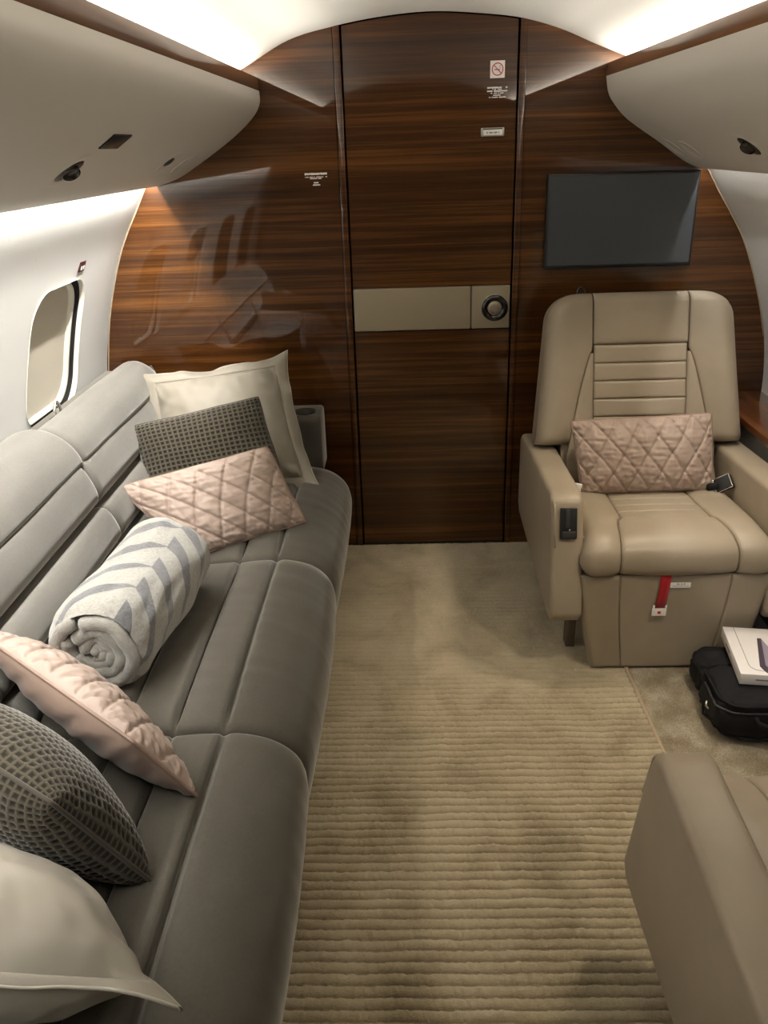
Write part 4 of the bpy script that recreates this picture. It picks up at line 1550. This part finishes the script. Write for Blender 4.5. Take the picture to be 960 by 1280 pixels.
def soft_box(name, c, s, m, parent, e=4.0, nu=64, nv=40, amp=0.012, seed=0.0, flat=None):
    """superellipsoid body with fabric folds"""
    V = []
    def sg(w, p):
        return math.copysign(abs(w) ** p, w)
    p = 2.0 / e
    for i in range(nu):
        a = 2 * math.pi * i / nu
        for j in range(nv):
            b = -math.pi / 2 + math.pi * j / (nv - 1)
            x = sg(math.cos(b), p) * sg(math.cos(a), p)
            y = sg(math.cos(b), p) * sg(math.sin(a), p)
            z = sg(math.sin(b), p)
            d = amp * (noise.noise(Vector((x * 2.2, y * 2.2, z * 2.5 + seed))) + 0.5 * noise.noise(Vector((x * 6, y * 6, z * 6 + seed))))
            P = Vector((x * (s[0] / 2 + d), y * (s[1] / 2 + d), z * (s[2] / 2 + d * 0.7)))
            P.z = max(P.z, -s[2] / 2 + 0.002)
            V.append(Vector(c) + P)
    F = []
    for i in range(nu):
        for j in range(nv - 1):
            F.append((i * nv + j, ((i + 1) % nu) * nv + j, ((i + 1) % nu) * nv + j + 1, i * nv + j + 1))
    return mk(name, V, F, m, parent)


soft_box('main_body', Vector((0.962, 1.850, 0.076)) - BGO, (0.315, 0.20, 0.134), 'nylon', bag, 4.5, amp=0.010, seed=2)
soft_box('rear_pocket', Vector((0.968, 1.995, 0.068)) - BGO, (0.305, 0.13, 0.120), 'nylon', bag, 4.0, amp=0.010, seed=5)


def bag_line(name, b_deg, a0, a1, r, m, lift=0.003):
    e, c_, sz = 4.5, Vector((0.962, 1.850, 0.076)), (0.315, 0.20, 0.134)
    sg = lambda w: math.copysign(abs(w) ** (2.0 / e), w)
    pts = []
    for a in np.linspace(a0, a1, 60):
        b = R(b_deg)
        x, y, z = sg(math.cos(b)) * sg(math.cos(R(a))), sg(math.cos(b)) * sg(math.sin(R(a))), sg(math.sin(b))
        d = 0.010 * (noise.noise(Vector((x * 2.2, y * 2.2, z * 2.5 + 2))) + 0.5 * noise.noise(Vector((x * 6, y * 6, z * 6 + 2)))) + lift
        pts.append(c_ + Vector((x * (sz[0] / 2 + d), y * (sz[1] / 2 + d), z * (sz[2] / 2 + d * 0.7))) - BGO)
    return tube(name, pts, r, m, bag, 6)


bag_line('top_piping', 32, 150, 345, 0.0035, 'nylon')
bag_line('zip_seam', 12, 170, 340, 0.0030, 'panel_dark')
bag_line('bottom_piping', -22, 150, 345, 0.0035, 'nylon')
tube('handle', [Vector(p) - BGO for p in ((0.895, 1.752, 0.096), (0.90, 1.738, 0.088), (0.93, 1.732, 0.076), (0.97, 1.731, 0.072), (1.01, 1.732, 0.076), (1.04, 1.738, 0.088), (1.045, 1.752, 0.096))], 0.007, 'nylon', bag, 8)
tube('zip_pull', [Vector((0.782, 1.800, 0.118)) - BGO, Vector((0.779, 1.793, 0.108)) - BGO, Vector((0.785, 1.788, 0.102)) - BGO], 0.0035, 'chrome', bag, 6)
rbox('badge', Vector((0.966, 1.747, 0.060)) - BGO, (0.03, 0.002, 0.014), 'white_print', bag, bev=0.0005, seg=1)

cb = empty('white_carton', (1.006, 1.935, 0.144))
tag(cb, 'flat white product box lying on top of the black bag', 'box')
rz = Matrix.Rotation(R(-8), 4, 'Z')
cb.rotation_euler = (0, 0, R(-8))
hx, hy = 0.115, 0.118
rbox('carton', (0, 0, 0.018), (2 * hx, 2 * hy, 0.034), 'box', cb, bev=0.0018, seg=2)
tube('printed_line', [(hx - 0.002, -hy + 0.018, 0.0352), (-hx + 0.060, -hy + 0.018, 0.0352), (-hx + 0.045, -hy + 0.021, 0.0352), (-hx + 0.033, -hy + 0.032, 0.0352), (-hx + 0.030, -hy + 0.048, 0.0352), (-hx + 0.030, hy - 0.001, 0.0352)], 0.0009, 'grey_print', cb, 5)
prism('printed_device_edge', [(-0.0321, 0.0631), (-0.0211, 0.0637), (-0.0413, -0.0725), (-0.0577, -0.0778)], 'z', 0.0348, 0.0356, 'purple_print', cb)
prism('printed_device', [(-0.0211, 0.0637), (-0.0057, -0.0028), (-0.0243, -0.0933), (-0.0413, -0.0725)], 'z', 0.0348, 0.0355, 'lilac_print', cb)
prism('printed_device_foot', [(-0.0577, -0.0778), (-0.0413, -0.0725), (-0.0263, -0.1006), (-0.0322, -0.1227), (-0.0492, -0.1028)], 'z', 0.0348, 0.0358, 'purple_print', cb)
rbox('side_print', (-hx - 0.0002, 0.03, 0.018), (0.0008, 0.05, 0.006), 'grey_print', cb, bev=0)
rbox('front_print', (-0.03, -hy - 0.0002, 0.018), (0.09, 0.0008, 0.004), 'grey_print', cb, bev=0)

# ------------------------------------------------------------------ pieces of parts go one level deeper
def nest(thing, parent_name, child_names):
    pool = list(thing.children)
    ps = [c for c in pool if c.name.split('.')[0] == parent_name]
    for c in pool:
        if c.name.split('.')[0] in child_names and ps:
            p = min(ps, key=lambda q: (np.mean([v[:] for v in q.bound_box], axis=0) - np.mean([v[:] for v in c.bound_box], axis=0)).__pow__(2).sum())
            c.parent = p
            c.matrix_parent_inverse = p.matrix_basis.inverted()


bpy.context.view_layer.update()
for t in [o for o in bpy.data.objects if o.parent is None]:
    nm = t.name.split('.')[0]
    if nm == 'armchair':
        nest(t, 'control_panel', ('lever_slot', 'rocker', 'indicator'))
        nest(t, 'armrest', ('welt',))
    elif nm == 'overhead_bin':
        nest(t, 'light_bezel', ('light_socket', 'light_lens'))
        nest(t, 'vent_bezel', ('vent_nozzle',))
    elif nm == 'sofa':
        nest(t, 'armrest', ('cup_holder',))
        nest(t, 'shackle_plate', ('shackle_loop',))
    elif nm == 'television':
        nest(t, 'housing', ('screen',))
    elif nm == 'no_smoking_sign':
        nest(t, 'plate', ('red_ring', 'red_bar', 'cigarette', 'smoke'))
    elif nm == 'vest_strap':
        nest(t, 'tag', ('tag_lug', 'tag_print'))
    elif nm == 'seat_belt_buckle':
        nest(t, 'body', ('chrome_edge', 'chrome_end'))
    elif nm == 'throw_pillow':
        nest(t, 'flange', ('flange_edge',))
    elif nm == 'white_carton':
        nest(t, 'carton', ('printed_line', 'printed_device_edge', 'printed_device', 'printed_device_foot', 'side_print', 'front_print'))
for c in [o for o in bpy.data.objects if o.name in ('latch_ring', 'latch_button', 'latch_rim')]:
    c.parent = plate
    c.matrix_parent_inverse = Matrix.Identity(4)
